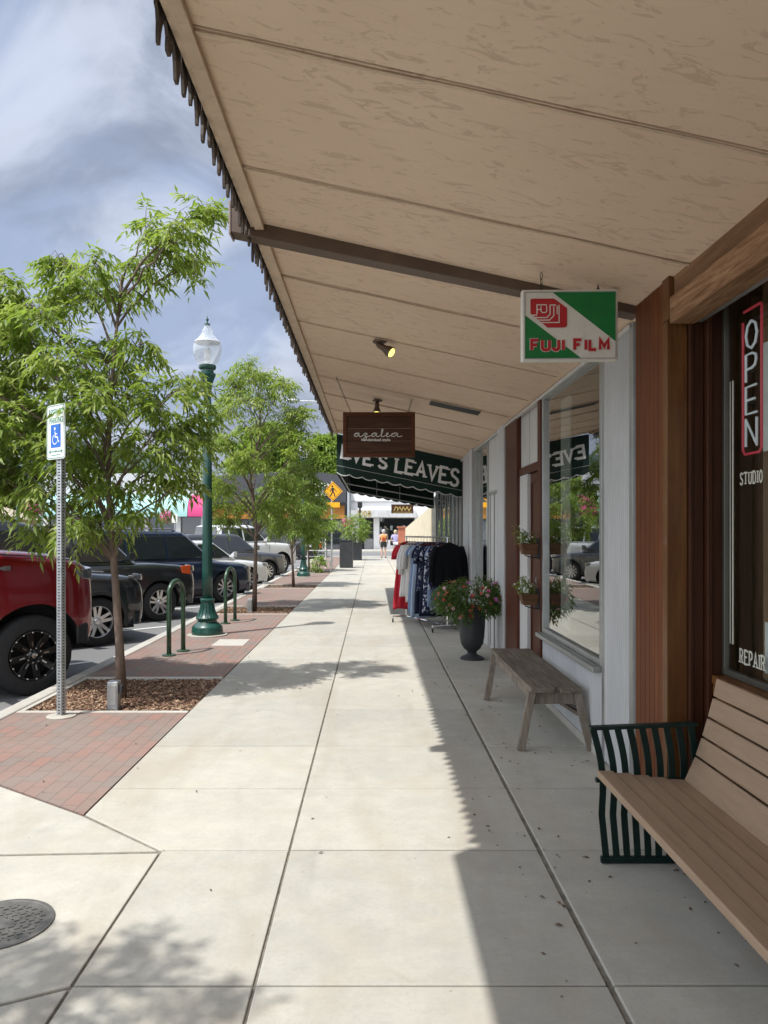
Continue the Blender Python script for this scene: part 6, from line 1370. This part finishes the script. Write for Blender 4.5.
# tall street light with arm, dark pole
sl_ = thing('street_light', 'tall pale grey pole with a long arm and cobra head lamp over the road', 'street light', (-1.37, 44, 0))
m = MB(); m.tube([(-1.37,44,0),(-1.37,44,5),(-1.37,44,8.9)], [.12,.10,.07], 12); m.build('pole', M['galv'], sl_, smooth=True)
m = MB(); m.tube([(-1.37,44,8.5),(-2.2,44,8.85),(-3.4,44,8.98),(-4.3,44,9.0)], [.05,.045,.04,.035], 8); m.build('arm', M['galv'], sl_, smooth=True)
m = MB(); m.tube([(-4.2,44,9.0),(-4.35,44,9.02),(-4.7,44,9.03),(-5.0,44,9.0)], [.05,.12,.13,.04], 10); m.build('lamp_head', M['galv'], sl_, smooth=True)
dp = thing('signal_pole', 'slim black pole with a small square top near the far corner', 'pole', (-.75, 46, 0)); m = MB(); m.cyl((-.78,46,0),(-.78,46,3.2), .06, n=10); m.build('pole', M['black'], dp); m = MB(); m.box(-.92,-.64,45.9,46.1,2.95,3.3); m.build('cap', M['black'], dp, bevel=.02)
# small white sign across the road
w_ = thing('small_sign', 'small white sign on a thin post across the road before the turquoise shop', 'sign', (-12.15, 47.2, 0)); m = MB(); m.cyl((-12.15,47.2,-.15),(-12.15,47.2,2.6), .03, n=8); m.build('post', M['galv'], w_); m = MB(); m.prism(rrect(.35,.55,.04), (-12.15,47.16,2.35), UX, UZ, -UY, .01); m.build('plate', M['signwhite'], w_)
# ================================================================== people
def person(label, x, y, shirt, shorts, hair, h=1.66, hat=None, bag=None, st=.10, wide=1.0, seed=0, armout=.0):
    t = thing('person', label, 'person', (x, y, 0), 0, 'pedestrians walking away'); k = h/1.75
    J = {'pel':(0,0,.95),'sp':(0,.01,1.15),'ch':(0,0,1.35),'nk':(0,0,1.50),'hd':(0,-.01,1.60),'tp':(0,-.01,1.72),
         'hl':(-.10,0,.90),'kl':(-.11,st*.6,.50),'al':(-.11,st-.10,.08),'fl':(-.12,st+.06,.03),'hr':(.10,0,.90),'kr':(.11,-st*.2,.50),'ar':(.11,-st-.02,.09),'fr':(.12,-st+.14,.03),
         'sl':(-.18,0,1.42),'el':(-.24-armout,-.05,1.14),'wl':(-.25-armout*1.3,.05,.90),'dl':(-.25-armout*1.3,.09,.80),'sr':(.18,0,1.42),'er':(.24,.05,1.14),'wr':(.25,.12,.90),'dr':(.25,.15,.80)}
    rad = {'pel':(.155,.11),'sp':(.135,.10),'ch':(.16,.11),'nk':(.055,.055),'hd':(.085,.10),'tp':(.06,.07),'hl':(.085,.09),'kl':(.06,.06),'al':(.038,.04),'fl':(.04,.035),'hr':(.085,.09),'kr':(.06,.06),'ar':(.038,.04),'fr':(.04,.035),'sl':(.06,.06),'el':(.042,.042),'wl':(.028,.028),'dl':(.035,.02),'sr':(.06,.06),'er':(.042,.042),'wr':(.028,.028),'dr':(.035,.02)}
    E = [('pel','sp'),('sp','ch'),('ch','nk'),('nk','hd'),('hd','tp'),('pel','hl'),('hl','kl'),('kl','al'),('al','fl'),('pel','hr'),('hr','kr'),('kr','ar'),('ar','fr'),('ch','sl'),('sl','el'),('el','wl'),('wl','dl'),('ch','sr'),('sr','er'),('er','wr'),('wr','dr')]
    def skin(nm, keys, edges, grow, mat, root):
        idx = {a: i for i, a in enumerate(keys)}; me = bpy.data.meshes.new(nm); me.from_pydata([tuple(c*k for c in J[a]) for a in keys], [(idx[a], idx[b]) for a, b in edges], [])
        o = bpy.data.objects.new(nm, me); COL.objects.link(o); o.parent = t; s = o.modifiers.new('s', 'SKIN'); s.use_smooth_shade = True
        for a, i in idx.items(): sv_ = me.skin_vertices[0].data[i]; sv_.radius = (rad[a][0]*k*wide+grow, rad[a][1]*k*wide+grow); sv_.use_root = (a == root)
        o.modifiers.new('d', 'SUBSURF').levels = 1; o.modifiers[-1].render_levels = 1; apply_mods(o); o.data.materials.clear(); o.data.materials.append(mat); return o
    sk = plain('skin_tone', (.50,.30,.21), .6); skin('body', list(J), E, 0, sk, 'pel')
    J2 = dict(J); mid = lambda a, b, f: tuple(J[a][i]+(J[b][i]-J[a][i])*f for i in range(3))
    J['el2'] = mid('sl','el',.75); J['er2'] = mid('sr','er',.75); rad['el2'] = rad['er2'] = (.055,.055); J['kl2'] = mid('hl','kl',.7); J['kr2'] = mid('hr','kr',.7); rad['kl2'] = rad['kr2'] = (.085,.09); J['ch2'] = (0,0,1.43); rad['ch2'] = (.13,.09)
    skin('shirt', ['pel','sp','ch','ch2','sl','sr','el2','er2'], [('pel','sp'),('sp','ch'),('ch','ch2'),('ch','sl'),('ch','sr'),('sl','el2'),('sr','er2')], .018, shirt, 'sp')
    skin('shorts', ['pel','hl','hr','kl2','kr2'], [('pel','hl'),('pel','hr'),('hl','kl2'),('hr','kr2')], .022, shorts, 'pel')
    m = MB(); m.lathe([(.05,1.50),(.10,1.56),(.115,1.64),(.10,1.72),(.05,1.765),(.005,1.77)], (0,-.02,0), 16); m.v = [(a*k, b*k, c*k) for a, b, c in m.v]; o = m.build('hair' if not hat else 'cap', hair if not hat else hat, None, smooth=True); o.parent = t
    m = MB(); m.tube([(-.12*k,(st+.02)*k,.03),(-.12*k,(st+.16)*k-.0,.02)], .045, 8); m.tube([(.12*k,(-st+.02)*k,.03),(.12*k,(-st+.2)*k,.02)], .045, 8); o = m.build('shoes', M['black'], None, smooth=True); o.parent = t
    m = MB()
    for s_ in (-1, 1):
        e_ = Vector((.03*s_, .075, 1.655))*k; m.lathe([(.001,-.008),(.009,-.004),(.010,0),(.009,.004)], e_, 8, 'y')
    o = m.build('eyes', M['black'], None); o.parent = t
    if bag: 
        m = MB(); m.box(-.15*k, .15*k, -.27*k, -.125*k, 1.02*k, 1.42*k); o = m.build('backpack', bag, None, bevel=.05, seg=3)
        m = MB(); m.box(-.09*k, .09*k, -.31*k, -.275*k, 1.05*k, 1.25*k); o2 = m.build('pocket', cloth('red_pocket', (.35,.05,.04)), None, bevel=.02); o2.parent = o; o.parent = t
    return t
cy = lambda n, c: cloth(n, c)
person('man seen from behind in dark shorts and a cap with an orange backpack', .62, 45.0, cy('peach_shirt', (.6,.42,.33)), cy('grey_shorts', (.06,.06,.06)), M['bark'], 1.66, cy('pale_cap', (.5,.5,.48)), cy('orange_pack', (.75,.33,.08)), st=.08)
person('woman seen from behind in a white and lavender top holding a dark bag', 1.32, 45.2, cy('lavender_top', (.45,.42,.68)), cy('white_skirt_shorts', (.6,.58,.58)), cy('blond_hair', (.55,.45,.3)), 1.62, None, None, st=-.08, armout=.05)
hbg = MB(); hbg.box(1.02, 1.20, 45.1, 45.25, .72, .98); o = hbg.build('handbag', M['black'], bevel=.04, seg=3); tag(o, 'small dark handbag hanging at the side of the woman', 'handbag')
